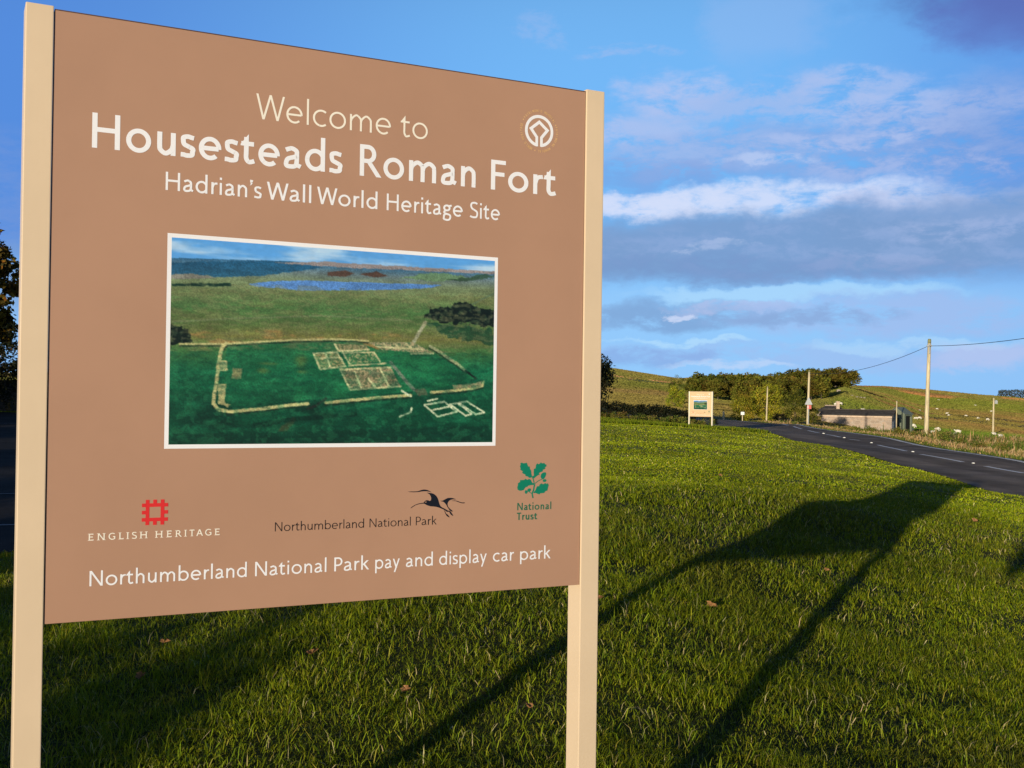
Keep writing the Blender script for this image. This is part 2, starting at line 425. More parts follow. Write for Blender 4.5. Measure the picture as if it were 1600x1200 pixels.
# field colours (ground colours: pasture, bracken, heather, bare earth)
def mixc(a, b, f): return a * (1 - f)[:, None] + np.asarray(b)[None, :] * f[:, None]
def field_color(gx, gy):
    gpx = 800 + F * gx / np.maximum(gy, 1.0)
    C = np.tile(np.array([0.036, 0.040, 0.008]), (len(gx), 1)); C = mixc(C, (0.17, 0.165, 0.014), sstep(8, 24, gy))  # lawn base lightened with distance to offset the dim grazing sun
    fn = vnoise(gx * 0.035, gy * 0.012, 5, 5); fm = vnoise(gx * 0.012, gy * 0.006, 8, 5); fs = vnoise(gx * 0.25, gy * 0.06, 9, 4)
    far = sstep(95, 140, gy)
    C = mixc(C, (0.115, 0.110, 0.028), far)
    C = mixc(C, (0.085, 0.100, 0.020), far * sstep(0.42, 0.65, fn) * .7)
    C = mixc(C, (0.155, 0.115, 0.038), far * sstep(0.48, 0.68, fm) * 0.6)
    C = mixc(C, (0.15, 0.075, 0.04), far * sstep(0.58, 0.70, vnoise(gx * 0.03, gy * 0.004, 12, 5)) * 0.85)
    # the near green pasture right of the road, a brown rushy band, a bright green slope, bare reddish patches
    rt = sstep(1385, 1430, gpx)
    C = mixc(C, (0.075, 0.125, 0.014), rt * sstep(118, 130, gy) * (1 - sstep(205, 225, gy + (fn - .5) * 60)) * 0.9)
    C = mixc(C, (0.14, 0.105, 0.032), sstep(1420, 1500, gpx + (fs - .5) * 60) * sstep(215, 235, gy + (fn - .5) * 80) * (1 - sstep(440, 540, gy + (fm - .5) * 260)) * 0.65)
    C = mixc(C, (0.100, 0.120, 0.018), rt * sstep(470, 560, gy + (fm - .5) * 260) * (1 - sstep(780, 850, gy)) * 0.75)
    C = mixc(C, (0.085, 0.11, 0.017), sstep(1290, 1310, gpx) * (1 - sstep(1400, 1430, gpx)) * sstep(160, 190, gy) * (1 - sstep(250, 290, gy + (fn - .5) * 60)) * 0.8)
    C = mixc(C, (0.24, 0.11, 0.05), sstep(1395, 1420, gpx) * (1 - sstep(1478, 1500, gpx)) * sstep(730, 760, gy) * (1 - sstep(800, 835, gy)) * 0.9)
    C = mixc(C, (0.26, 0.12, 0.05), sstep(1558, 1570, gpx) * (1 - sstep(1595, 1612, gpx)) * sstep(920, 950, gy) * (1 - sstep(985, 1010, gy)) * 0.9)
    C = mixc(C, (0.25, 0.13, 0.075), (1 - sstep(1075, 1100, gpx)) * sstep(430, 445, gy + (fm - .5) * 120) * (1 - sstep(470, 490, gy + (fm - .5) * 120)) * sstep(0.40, 0.55, fs) * 0.9)
    C = mixc(C, (0.135, 0.095, 0.040), (1 - sstep(1085, 1110, gpx)) * sstep(225, 245, gy + (fn - .5) * 50) * (1 - sstep(275, 300, gy + (fn - .5) * 50)) * 0.75)
    ln = vnoise(gx * 0.45, gy * 0.3, 21, 4)
    near = 1 - sstep(92, 112, gy)
    C = mixc(C, (0.060, 0.066, 0.010), near * sstep(0.42, 0.62, ln) * (1 - sstep(9, 26, gy)))
    C = mixc(C, (0.06, 0.052, 0.018), near * sstep(0.56, 0.70, vnoise(gx * 0.8, gy * 0.5, 22, 3)) * 0.5)
    C = mixc(C, (0.055, 0.105, 0.014), near * sstep(60, 63, gy) * (1 - sstep(1130, 1160, gpx)) * 0.6)
    # verge beyond the road
    dR = gx - road_right_x(gy); vz = (gy > -24) & (gy < 100)
    C = mixc(C, (0.30, 0.19, 0.085), np.where(vz, sstep(0.7, 1.0, dR) * (1 - sstep(2.0, 2.6, dR)), 0.0))
    C = mixc(C, (0.13, 0.12, 0.035), np.where(vz, sstep(2.2, 3.0, dR) * (1 - sstep(12, 16, dR)), 0.0))
    C *= (0.82 + 0.36 * vnoise(gx * 1.3 / (1 + gy / 80), gy * 0.5 / (1 + gy / 80), 31, 3))[:, None]
    return C


C = field_color(gx, gy)
ncol = len(ss_); nrow = len(rows)
idx = np.arange(nrow * ncol).reshape(nrow, ncol)
FQ = np.stack([idx[:-1, :-1], idx[:-1, 1:], idx[1:, 1:], idx[1:, :-1]], -1).reshape(-1, 4)
# keep the sheet clear below the paved surfaces so it never pokes through them
inr = inpoly(gx, gy, road_poly) | inpoly(gx, gy, PARKP)
gz = GH - np.where(inr, 0.05, 0.0)
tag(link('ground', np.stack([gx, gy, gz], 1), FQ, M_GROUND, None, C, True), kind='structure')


def ribbon(name, A, B, mat, dz, nx=10, parent=None):
    A = np.asarray(A); B = np.asarray(B); t = np.linspace(0, 1, nx + 1)
    P = A[:, None, :] * (1 - t)[None, :, None] + B[:, None, :] * t[None, :, None]
    X, Y = P[..., 0].ravel(), P[..., 1].ravel(); Z = h(X, Y) + dz
    i = np.arange(len(A) * (nx + 1)).reshape(len(A), nx + 1)
    fq = np.stack([i[:-1, :-1], i[:-1, 1:], i[1:, 1:], i[1:, :-1]], -1).reshape(-1, 4)
    return link(name, np.stack([X, Y, Z], 1), fq, mat, parent, None, True)


nt_ = NT(M_ASPH.node_tree); bs = nt_.n['Principled BSDF']; cur_ = bs.inputs['Base Color'].links[0].from_socket
tca = nt_.new('ShaderNodeTexCoord'); n_a = nt_.noise(tca.outputs['Object'], .22, 5, .6, 1.2); n_b = nt_.noise(tca.outputs['Object'], 9.0, 3, .7)
mpa = nt_.new('ShaderNodeMapping'); mpa.inputs['Rotation'].default_value = (0, 0, R(4)); mpa.inputs['Scale'].default_value = (1.0, .03, 1); nt_.l.new(tca.outputs['Object'], mpa.inputs[0]); n_c = nt_.noise(mpa.outputs[0], .9, 3, .5)
mx = nt_.mix(1.0, cur_, nt_.mix(n_a, (.72, .72, .72), (1.28, 1.26, 1.22)), 'MULTIPLY'); mx = nt_.mix(1.0, mx, nt_.mix(n_b, (.80, .80, .80), (1.2, 1.2, 1.2)), 'MULTIPLY'); mx = nt_.mix(1.0, mx, nt_.mix(nt_.ss(n_c, .35, .65), (.82, .82, .82), (1.2, 1.2, 1.2)), 'MULTIPLY')
nt_.l.new(mx, bs.inputs['Base Color'])
tag(ribbon('road', ROAD_L, ROAD_R, M_ASPH, 0.012, 16), kind='structure')


def along(A, B, f):                         # polyline a fraction f across the road
    return A * (1 - f) + B * f


def strip(name, line, width, mat, dz=0.017, label=None):
    line = np.asarray(line); d = np.gradient(line, axis=0); d /= np.linalg.norm(d, axis=1)[:, None] + 1e-9
    nrm = np.stack([d[:, 1], -d[:, 0]], 1) * width / 2
    return ribbon(name, line - nrm, line + nrm, mat, dz, 1)


edge = along(ROAD_L, ROAD_R, 0.965)
tag(strip('edge_line', edge[20:], 0.26, M_EDGE), kind='structure')


def fine(P, step=0.25):
    d = np.concatenate([[0], np.cumsum(np.linalg.norm(np.diff(P, axis=0), axis=1))]); q = np.arange(0, d[-1], step)
    return np.stack([np.interp(q, d, P[:, 0]), np.interp(q, d, P[:, 1])], 1)


DASH = [((1600, 740), (1540, 729.2)), ((1504.5, 722.4), (1438.5, 710.4)), ((1415.5, 705.3), (1372, 695.8)), ((1343.5, 688.5), (1326.8, 686.8)),
        ((1313, 683.4), (1290, 679)), ((1280, 676.6), (1262.5, 673)), ((1252.5, 670.5), (1240, 666.5)), ((1232, 664.8), (1222, 662.6))]
for a, b in DASH:
    p = ground(*a)[:2]; q = ground(*b)[:2]
    n = 14; ln_ = np.stack([np.linspace(p[0], q[0], n), np.linspace(p[1], q[1], n)], 1)
    tag(strip('centre_line_dash', ln_, 0.18, M_PAINT), kind='structure')
p = ground(1600, 740)[:2]; q = ground(1540, 729.2)[:2]; d_ = (p - q) / np.linalg.norm(p - q)
for k_ in range(3):
    a = p + d_ * (1.5 + 7 * k_); b = a + d_ * 4.0
    tag(strip('centre_line_dash', np.stack([np.linspace(a[0], b[0], 8), np.linspace(a[1], b[1], 8)], 1), 0.18, M_PAINT), kind='structure')

# cat's eyes
M_STUD = material('white_stud', (0.85, 0.85, 0.8), 0.3, 0.05, 10)
bm = bmesh.new(); box(bm, -.09, .09, -.07, .07, 0, .035, .012); box(bm, -.05, .05, -.075, .075, .03, .055, .01)
stud = from_bm('road_stud', bm, M_STUD)
where = ['nearest the camera, between two dashes', 'second from the camera', 'halfway along the visible road', 'fourth along the centre line', 'farthest along the centre line']
for i, (px, py) in enumerate([(1520.6, 724.6), (1426.3, 706.6), (1361.5, 692.5), (1319, 684.5), (1286.6, 677.8)]):
    o = stud if i == 0 else stud.copy()
    if i: col.objects.link(o)
    g = ground(px, py); o.location = (g[0], g[1], g[2] + 0.012); s_ = .5 + i * 0.06; o.scale = (s_, s_, s_)
    tag(o, 'white reflective road stud, ' + where[i], 'road stud', 'road studs along the centre line')


# ------------------------------------------------------------------ car park at the left
def poly_sheet(name, P, mat, dz, step=1.5):
    P = np.asarray(P); x0, y0 = P.min(0); x1, y1 = P.max(0)
    bm = bmesh.new(); vs = [bm.verts.new((p[0], p[1], 0)) for p in P]; bm.faces.new(vs)
    for ax, lo, hi in ((0, x0, x1), (1, y0, y1)):
        for c in np.arange(lo + step, hi, step):
            co = (c, 0, 0) if ax == 0 else (0, c, 0); no = (1, 0, 0) if ax == 0 else (0, 1, 0)
            bmesh.ops.bisect_plane(bm, geom=bm.verts[:] + bm.edges[:] + bm.faces[:], plane_co=co, plane_no=no, dist=1e-5)
    bmesh.ops.triangulate(bm, faces=[f for f in bm.faces if len(f.verts) > 4])
    for v in bm.verts: v.co.z = hz(v.co.x, v.co.y) + dz
    bmesh.ops.recalc_face_normals(bm, faces=bm.faces)
    return from_bm(name, bm, mat, None, True)


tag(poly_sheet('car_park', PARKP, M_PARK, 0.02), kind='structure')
for px0, py0, dxy in ((-120, 826, None), (-120, 777, None), (-140, 666, None)):
    a = ground(px0, py0)[:2]; b = ground(150, py0 - 6)[:2]
    t_ = np.linspace(0, 1, 30)[:, None]; tag(strip('parking_bay_line', a * (1 - t_) + b * t_, 0.07, M_SHADEP, 0.03), kind='structure')


# ------------------------------------------------------------------ lettering: stroke glyphs (cap height 1)
XH = 0.67
def arc(cx, cy, rx, ry, a0, a1, n=30):
    t = np.radians(np.linspace(a0, a1, n)); return np.stack([cx + rx * np.cos(t), cy + ry * np.sin(t)], 1)
def cr(*p): return poly_smooth(p, 8)
def ln2(*p): return np.array(p, float)


def glyph(ch, w):
    hh = w / 2; S = []; Pg = []; X = XH
    def st(x, y0, y1): S.append(ln2((x, y0), (x, y1)))
    def br(x0, x1, y): S.append(ln2((x0, y), (x1, y)))
    def dl(x0, y0, x1, y1, f=1.0):          # diagonal with level ends
        hw = hh * f * math.hypot(x1 - x0, y1 - y0) / abs(y1 - y0)
        Pg.append([(x0 - hw, y0), (x0 + hw, y0), (x1 + hw, y1), (x1 - hw, y1)])
    def arch(x0, x1, fl=None):
        c = cr((x0, .36), (x0 + .045, .50), (x0 + .5 * (x1 - x0) + .015, X - hh + .012), (x1 - .03, .53), (x1, .40), (x1, 0))
        S.append(c if fl is None else np.stack([fl - c[:, 0], X - c[:, 1]], 1))
    if ch == 'o': S.append(arc(.33, X / 2, .33 - hh, X / 2 - hh + .014, 0, 360, 44))
    elif ch == 'c': S.append(arc(.33, X / 2, .33 - hh, X / 2 - hh + .014, 52, 308))
    elif ch == 'e':
        S.append(arc(.315, X / 2, .315 - hh, X / 2 - hh + .014, -2, 312, 40)); S.append(ln2((hh, X / 2 - .0), (.62 - hh, X / 2 - .0)))
    elif ch == 'a':
        S.append(cr((.055, X - .115), (.13, X - hh - .015), (.24, X - hh + .012), (.37, X - .085 - hh * .6), (.45 - hh, .43), (.45 - hh, .25), (.45 - hh, .13), (.50, hh * .9 + .01)))
        S.append(cr((.45 - hh, .395), (.30, .355), (.12, .285), (hh, .165), (.085, .035 + hh * .6), (.19, hh - .012), (.32, .075), (.45 - hh, .16)))
    elif ch in 'dbp':
        if ch == 'd': st(.61 - hh, 0, 1.05); S.append(arc(.315, X / 2, .315 - hh, X / 2 - hh + .014, 22, 338))
        else:
            st(hh, 0 if ch == 'b' else -.32, 1.05 if ch == 'b' else X); S.append(arc(.295, X / 2, .315 - hh, X / 2 - hh + .014, 158, -158))
    elif ch == 'g':
        S.append(arc(.235, X - .20, .225 - hh * .9, .205 - hh * .9, 0, 360, 36)); S.append(ln2((.36, X - .075), (.54, X - .03)))
        S.append(cr((.15, X - .365), (.075, .235), (.10, .145), (.25, .10), (.42, .045), (.52 - hh, -.075), (.40, -.225), (.24, -.29 + hh * .4), (.06, -.215), (hh, -.105), (.07, .02), (.17, .09)))
    elif ch == 'h': st(hh, 0, 1.05); arch(hh, .50 - hh)
    elif ch == 'n': st(hh, 0, X); arch(hh, .50 - hh)
    elif ch == 'm': st(hh, 0, X); arch(hh, .445); arch(.445, .89 - hh)
    elif ch == 'u': st(.50 - hh, 0, X); arch(hh, .50 - hh, .50)
    elif ch == 'r': st(hh, 0, X); S.append(cr((hh, .37), (.08 + hh * .5, .52), (.18, X - hh - .02), (.315, X - hh * .95)))
    elif ch == 'i':
        st(hh, 0, X); S.append(ln2((hh, .835), (hh, .835 + w * 1.15)))
    elif ch == 'l': st(hh, 0, 1.05)
    elif ch == 'k':
        st(hh, 0, 1.05); dl(.415, X, .10, .33); dl(.175, .42, .45, 0)
    elif ch == 's':
        S.append(cr((.375, X - .09), (.31, X - hh - .01), (.21, X - hh + .012), (.095, X - .055 - hh * .5), (hh + .015, .50), (.11, .385), (.22, .325), (.345, .26), (.405 - hh, .165), (.32, .045 + hh * .5), (.19, hh - .012), (.10, hh + .005), (.015, .075)))
    elif ch == 'S':
        S.append(cr((.49, .89), (.40, 1 - hh - .005), (.28, 1 - hh + .012), (.12, .93 - hh * .4), (hh + .01, .765), (.13, .60), (.30, .505), (.46, .40), (.545 - hh, .25), (.43, .055 + hh * .5), (.26, hh - .012), (.12, hh + .01), (.015, .115)))
    elif ch == 't':
        S.append(cr((.165, .80), (.165, .40), (.165, .17), (.225, hh + .0), (.30, hh - .005), (.40, .05 + hh * .7)))
        br(.02, .385, X - hh); Pg.append([(0, X - hh * 1.3), (.165 + hh, .90), (.165 + hh, X - w), (.0, X - w)])
    elif ch == 'y': dl(hh * 1.1, X, .275, .0); dl(.535 - hh * 1.1, X, .14, -.32)
    elif ch == 'W':
        dl(hh * 1.1, 1, .285, 0); dl(.545, 1, .285, 0); dl(.545, 1, .815, 0); dl(1.09 - hh * 1.1, 1, .815, 0)
    elif ch == 'H': st(hh, 0, 1); st(.72 - hh, 0, 1); br(hh, .72 - hh, .53)
    elif ch in 'RP':
        y = .485 if ch == 'R' else .43; c = (1 + y) / 2; r = (1 - hh - y) / 2; xr = .50 - hh - r * .8
        st(hh, 0, 1); S.append(np.vstack([ln2((hh, 1 - hh)), arc(xr, (1 - hh + y) / 2, r * .85, r, 90, -90, 20), ln2((hh, y))]))
        if ch == 'R': dl(.27, y, .60, 0)
    elif ch == 'F': st(hh, 0, 1); br(hh, .47, 1 - hh); br(hh, .43, .53)
    elif ch == 'N': st(hh, 0, 1); st(.74 - hh, 0, 1); dl(hh * 1.1, 1, .74 - hh * 1.1, 0)
    elif ch == 'T': st(.28, 0, 1 - hh); br(0, .56, 1 - hh)
    elif ch == 'E': st(hh, 0, 1); br(hh, .5, 1 - hh); br(hh, .45, .52); br(hh, .52, hh)
    elif ch == 'L': st(hh, 0, 1); br(hh, .48, hh)
    elif ch == 'I': st(hh + .08, 0, 1)
    elif ch == 'A': dl(.33, 1, .03, 0); dl(.33, 1, .66, 0); br(.14, .54, .33)
    elif ch == 'G':
        S.append(arc(.42, .5, .42 - hh, .5 - hh + .01, 48, 318)); st(.74 - hh, .10, .45); br(.48, .74, .45)
    elif ch == 'D': st(hh, 0, 1); S.append(np.vstack([ln2((hh, 1 - hh)), arc(.30, .5, .40 - hh, .5 - hh, 90, -90, 20), ln2((hh, hh))]))
    elif ch == 'M': st(hh, 0, 1); st(.84 - hh, 0, 1); dl(hh, 1, .42, .2); dl(.84 - hh, 1, .42, .2)
    elif ch == 'O': S.append(arc(.43, .5, .43 - hh, .5 - hh, 0, 360, 36))
    elif ch == 'U': S.append(cr((hh, 1), (hh, .5), (hh, .3), (.15, .07 + hh), (.32, hh), (.5, .07 + hh), (.64 - hh, .3), (.64 - hh, .5), (.64 - hh, 1)))
    elif ch == "'":
        Pg.append([(.02, .86), (.02 + w * 1.05, .80 + w * .9), (.05 + w * 1.0, .99), (.0, 1.02), (.0, .87)]); Pg.append([(.02, .86), (.02 + w * 1.05, .86), (.02 + w * .6, .74), (-.02, .68), (.03, .76)])
    return S, Pg


def stroke(P, w):
    P = np.asarray(P); d = np.gradient(P, axis=0)
    if len(P) > 2:
        s = np.diff(P, axis=0); s /= np.linalg.norm(s, axis=1)[:, None] + 1e-9
        d = np.vstack([s[:1], s[:-1] + s[1:], s[-1:]])
    if np.allclose(P[0], P[-1]): d[0] = d[-1] = d[0] + d[-1]
    d /= np.linalg.norm(d, axis=1)[:, None] + 1e-9
    n = np.stack([-d[:, 1], d[:, 0]], 1)
    f = np.ones(len(P))
    if len(P) > 2:
        s = np.diff(P, axis=0); s /= np.linalg.norm(s, axis=1)[:, None] + 1e-9
        f[1:-1] = 1 / np.clip((n[1:-1] * np.stack([-s[:-1, 1], s[:-1, 0]], 1)).sum(1), 0.5, 1)
    return P + n * (w / 2 * f)[:, None], P - n * (w / 2 * f)[:, None]


BEAR = {c: (.06, .06) for c in 'oce'}
BEAR.update({c: (.035, .03) for c in 'sSyWkAT'}); BEAR.update({'t': (.01, .03), 'r': (.10, .01), 'a': (.06, .04), 'd': (.06, .10), 'b': (.10, .06), 'p': (.10, .06), 'g': (.05, .01), 'F': (.11, .02), 'P': (.11, .03), 'R': (.11, .0), 'W': (.01, .0), 'G': (.06, .08), 'O': (.06, .06), 'L': (.1, .02), 'k': (.10, .02), "'": (.03, .02)})


class Print:
    """flat print on the board in local (u, v); shapes stack in hair-thin layers so none share a plane"""
    def __init__(s, y0): s.V = []; s.F = []; s.y0 = y0; s.k = 0
    def layer(s): s.k += 1; return s.y0 - (s.k % 23) * 1.6e-5
    def quadstrip(s, A, B):
        A = [np.array(p, float) for p in A]; B = [np.array(p, float) for p in B]; n = len(A)
        for E in (A, B):                    # stop the inner side of a tight bend from folding back
            O = B if E is A else A
            for i in range(1, n):
                d = (A[i] + B[i] - A[i - 1] - B[i - 1])
                if (E[i] - E[i - 1]) @ d < 0: E[i] = E[i - 1].copy()
        if n == 2:
            y = s.layer(); b = len(s.V)
            for p, q in zip(A, B): s.V.append((p[0], y, p[1])); s.V.append((q[0], y, q[1]))
            s.F.append((b, b + 1, b + 3, b + 2)); return
        for i in range(n - 1):              # each piece of a curve on its own hair-thin layer
            y = s.layer(); b = len(s.V)
            for p in (A[i], B[i], B[i + 1], A[i + 1]): s.V.append((p[0], y, p[1]))
            if np.allclose(A[i], A[i + 1]): s.F.append((b, b + 1, b + 2))
            elif np.allclose(B[i], B[i + 1]): s.F.append((b, b + 1, b + 3))
            else: s.F.append((b, b + 1, b + 2, b + 3))
    def poly(s, P):
        y = s.layer(); b = len(s.V); P = [Vector((p[0], p[1], 0)) for p in P]
        for p in P: s.V.append((p.x, y, p.y))
        for t in tessellate_polygon([P]): s.F.append(tuple(b + i for i in t))
    def text(s, txt, u0, u1, v, cap, w, slope=0.0, serif=False, track=0.0):
        """fit the word between u0 and u1 on baseline v"""
        x = 0; items = []; xmin = 1e9; xmax = -1e9
        for ch in txt:
            S, Pg = glyph(ch, w); xs = []
            A = [stroke(q, w) for q in S]
            if serif:
                for q in S:
                    if len(q) == 2 and abs(q[0][0] - q[1][0]) < 1e-6 and abs(q[1][1] - q[0][1]) > .5:
                        for yy in (q[0][1], q[1][1]):
                            yy = max(.03, min(.97, yy)); A.append(stroke(ln2((q[0][0] - w * 1.25, yy), (q[0][0] + w * 1.25, yy)), .06))
                    if len(q) == 2 and abs(q[0][1] - q[1][1]) < 1e-6 and ch in 'ELT' and q[0][1] != .52:
                        e = q[1][0]; yv = q[1][1]; A.append(stroke(ln2((e - .03, yv - .1 if yv > .5 else yv + .12), (e - .03, yv)), .06))
                        if ch == 'T': A.append(stroke(ln2((q[0][0] + .03, yv - .1), (q[0][0] + .03, yv)), .06))
            for a, b in A: xs += list(a[:, 0]) + list(b[:, 0])
            for p_ in Pg: xs += [q[0] for q in p_]
            lo, hi = (min(xs), max(xs)) if xs else (0, .3)
            l, r = BEAR.get(ch, (.10, .10))
            l += track; off = x + l - lo
            items.append((A, Pg, off)); xmin = min(xmin, off + lo); xmax = max(xmax, off + hi)
            x = off + hi + r
        sx = (u1 - u0) / (xmax - xmin)
        f = lambda q: (u0 + (q[0] - xmin) * sx, v + q[1] * cap)
        for A, Pg, off in items:
            for a, b in A: s.quadstrip([f((p[0] + off, p[1])) for p in a], [f((p[0] + off, p[1])) for p in b])
            for p_ in Pg: s.poly([f((q[0] + off, q[1])) for q in p_])
        return sx / cap
    def build(s, name, mat, parent): return link(name, s.V, [tuple(f) for f in s.F], mat, parent)


# ------------------------------------------------------------------ the big sign
SL = np.array([-1.1266849, 2.7222547]); SR = np.array([0.2136370, 3.3968192]); ZB = 0.98768; PH = 1.5
UD = (SR - SL); SW = np.linalg.norm(UD); UD /= SW; ND = np.array([-UD[1], UD[0]]); SMID = (SL + SR) / 2
TH = math.atan2(UD[1], UD[0])


def uv(px, py):
    d = ray(px, py); t = ((SMID - 0) @ ND) / (d[:2] @ ND); p = d * t + np.array([0, 0, CAMZ])
    return np.array([(p[:2] - SMID) @ UD, p[2]])


def make_sign():
    g = 0.0
    root = empty('welcome_sign', (SMID[0], SMID[1], g), 'large brown welcome sign with an aerial fort photograph, filling the left foreground', 'sign', 'brown welcome signs on the lawn', TH)
    W2 = SW / 2; top = ZB + PH
    for s in (-1, 1):
        bm = bmesh.new(); a, b = sorted((s * (W2 + .0022), s * (W2 + .0655)))
        box(bm, a, b, 0, .076, -0.35, top + .006, .0025); from_bm('post', bm, M_POST, root)
    bm = bmesh.new(); box(bm, -W2, W2, .004, .032, ZB, top - .0025, .0012)
    board = from_bm('board', bm, M_BOARD, root)
    bm = bmesh.new(); box(bm, -W2, W2, .0036, .033, top - .0025, top, 0); from_bm('top_trim', bm, M_TRIM, root)
    y0 = .0036
    # --- writing
    def line(name, mat, words, vref, cap, wt, serif=False, track=0.0):
        v = np.mean([uv(*q)[1] for q in vref])
        for txt, (a, b) in words:
            pr = Print(y0); pr.text(txt, uv(*a)[0], uv(*b)[0], v, cap, wt, 0, serif, track); pr.build(name, mat, board)
    c1 = uv(402, 146)[1] - uv(417, 187.3)[1]
    line('heading_text', M_CREAMP, [('Welcome', ((401, 150), (611.5, 200))), ('to', ((626.5, 200), (669, 215)))], [(417, 187.2), (669, 217.5), (611, 210.5)], c1, .080)
    c2 = uv(145, 175)[1] - uv(145, 230)[1]
    line('title_text', M_WHITE, [('Housesteads', ((144.3, 200), (536, 255))), ('Roman', ((563, 250), (744, 280))), ('Fort', ((768, 280), (870, 295)))], [(145, 230), (563, 274), (768, 295.3)], c2, .135)
    c3 = uv(260, 269)[1] - uv(260, 297.5)[1]
    line('subtitle_text', M_WHITE, [("Hadrian's", ((259.3, 285), (409.5, 300))), ('Wall', ((417.4, 300), (487, 305))), ('World', ((496, 305), (590.5, 315))), ('Heritage', ((605, 318), (724, 325))), ('Site', ((735, 330), (782, 335)))], [(260, 297.6), (605, 326.8)], c3, .115)
    c4 = uv(141, 893.5)[1] - uv(141, 917.4)[1]
    line('car_park_text', M_WHITE, [('Northumberland', ((140, 908), (386, 895))), ('National', ((399, 893), (510.7, 885))), ('Park', ((523, 885), (577.5, 882))), ('pay', ((587, 885), (625.3, 880))), ('and', ((635, 880), (677, 877))), ('display', ((687, 877), (761.2, 875))), ('car', ((771, 872), (804, 870))), ('park', ((813.5, 872), (861.3, 868)))], [(141, 917.4), (523, 892.6), (860, 872.3)], c4, .108)
    c5 = uv(430.5, 817)[1] - uv(430.5, 831.2)[1]
    line('park_name_text', M_BLACK, [('Northumberland', ((430, 825), (569.2, 820))), ('National', ((578, 820), (642.3, 818))), ('Park', ((650.5, 815), (683, 815)))], [(430.5, 831.2), (578, 824.3), (651, 820.4)], c5, .088)
    c6 = uv(139, 834.3)[1] - uv(139, 845)[1]
    line('heritage_body_text', M_CREAMP, [('ENGLISH', ((137.5, 840), (231.2, 835))), ('HERITAGE', ((242.5, 835), (343.7, 830)))], [(139, 845), (243, 840.2), (343, 836.6)], c6, .13, True, .16)
    c7 = uv(810, 786)[1] - uv(810, 797.6)[1]
    line('trust_name_text', M_TEALT, [('National', ((809, 795), (862.2, 792)))], [(810, 797.6)], c7, .15)
    line('trust_name_text', M_TEALT, [('Trust', ((808.4, 810), (840.2, 810)))], [(812, 812.7)], c7, .16)
    # --- red castellated square
    pr = Print(y0); o_ = uv(242.5, 800.6); U = (uv(262.9, 800)[0] - uv(222.0, 800)[0]) / 7
    def rc(x0, x1, z0, z1): pr.poly([(o_[0] + x0 * U, o_[1] + z0 * U), (o_[0] + x1 * U, o_[1] + z0 * U), (o_[0] + x1 * U, o_[1] + z1 * U), (o_[0] + x0 * U, o_[1] + z1 * U)])
    rc(-2.5, 2.5, 1.5, 2.5); rc(-2.5, 2.5, -2.5, -1.5); rc(-2.5, -1.5, -1.5, 1.5); rc(1.5, 2.5, -1.5, 1.5)
    for c in (-2, 0, 2):
        rc(c - .5, c + .5, 2.5, 3.5); rc(c - .5, c + .5, -3.5, -2.5); rc(-3.5, -2.5, c - .5, c + .5); rc(2.5, 3.5, c - .5, c + .5)
    pr.build('castle_emblem', M_RED, board)
    # --- world heritage ring
    pr = Print(y0); c0 = uv(843.4, 204.4); rr = (uv(843, 179.3)[1] - uv(843, 229.4)[1]) / 2; wd = rr * .19
    ring = np.vstack([arc(0, 0, rr - wd / 2, rr - wd / 2, -80.5, 260.5, 60)])
    x_ = .165 * rr; inner = [(-x_, -.97 * rr), (-x_, -.40 * rr), (-.58 * rr, .10 * rr), (0, .56 * rr), (.58 * rr, .10 * rr), (x_, -.40 * rr), (x_, -.97 * rr)]
    for P_ in (ring, np.array(inner)):
        a, b = stroke(P_, wd); pr.quadstrip(a + c0, b + c0)
    pr.build('heritage_ring_emblem', M_WHITE, board)
    pr = Print(y0); rt_ = rr * 1.19
    for txt, a0, a1 in (('PATRIMONIO MUNDIAL', 143, 32), ('WORLD HERITAGE', 164 + 0, 253), ('PATRIMOINE MONDIAL', 264, 371)):
        if txt.startswith('W'): a0, a1 = 246, 165
        if txt.endswith('MONDIAL'): a0, a1 = 376, 268
        n = len(txt)
        for i, chh in enumerate(txt):
            if chh == ' ': continue
            an = math.radians(a0 + (a1 - a0) * i / (n - 1)); S, Pg = glyph(chh, .15); sc = rr * .155
            def T(q):
                x = (q[0] - .35) * sc * .85; z = q[1] * sc + rt_
                return (c0[0] + x * math.sin(an) + z * math.cos(an), c0[1] - x * math.cos(an) + z * math.sin(an))
            for q in S:
                a, b = stroke(q, .15); pr.quadstrip([T(p) for p in a], [T(p) for p in b])
            for q in Pg: pr.poly([T(p) for p in q])
    for an in (152, 23, 257):
        an = math.radians(an); q = arc(c0[0] + rr * 1.27 * math.cos(an), c0[1] + rr * 1.27 * math.sin(an), rr * .04, rr * .04, 0, 330, 10); pr.poly(q)
    pr.build('ring_lettering', M_TAN, board)
    # --- curlew (traced outline, region 630..740 x 755..815)
    def tr(P, sc, ox, oy): return [uv(ox + x * sc, oy + y * sc) for x, y in P]
    def sm(P, sc, ox, oy, n=4): return tr(poly_smooth(P + [P[0]], n)[:-1], sc, ox, oy)
    pr = Print(y0); A = (.06875, 630, 755)
    pr.poly(sm([(110, 192), (200, 190), (330, 185), (420, 158), (480, 146), (540, 152), (600, 175), (655, 208), (600, 195), (530, 186), (450, 188), (360, 202), (250, 208), (160, 203)], *A))
    pr.poly(sm([(540, 215), (600, 222), (660, 230), (720, 255), (775, 310), (805, 370), (825, 440), (850, 510), (890, 550), (960, 585), (1030, 625), (1075, 630), (1030, 655), (990, 645), (960, 620), (935, 605), (880, 580), (800, 550), (720, 535), (620, 525), (545, 500), (490, 470), (440, 470), (370, 480), (290, 505), (220, 550), (180, 575), (195, 550), (260, 505), (340, 470), (430, 452), (480, 440), (500, 410), (540, 390), (580, 393), (610, 405), (640, 385), (645, 330), (620, 270), (585, 240)], *A))
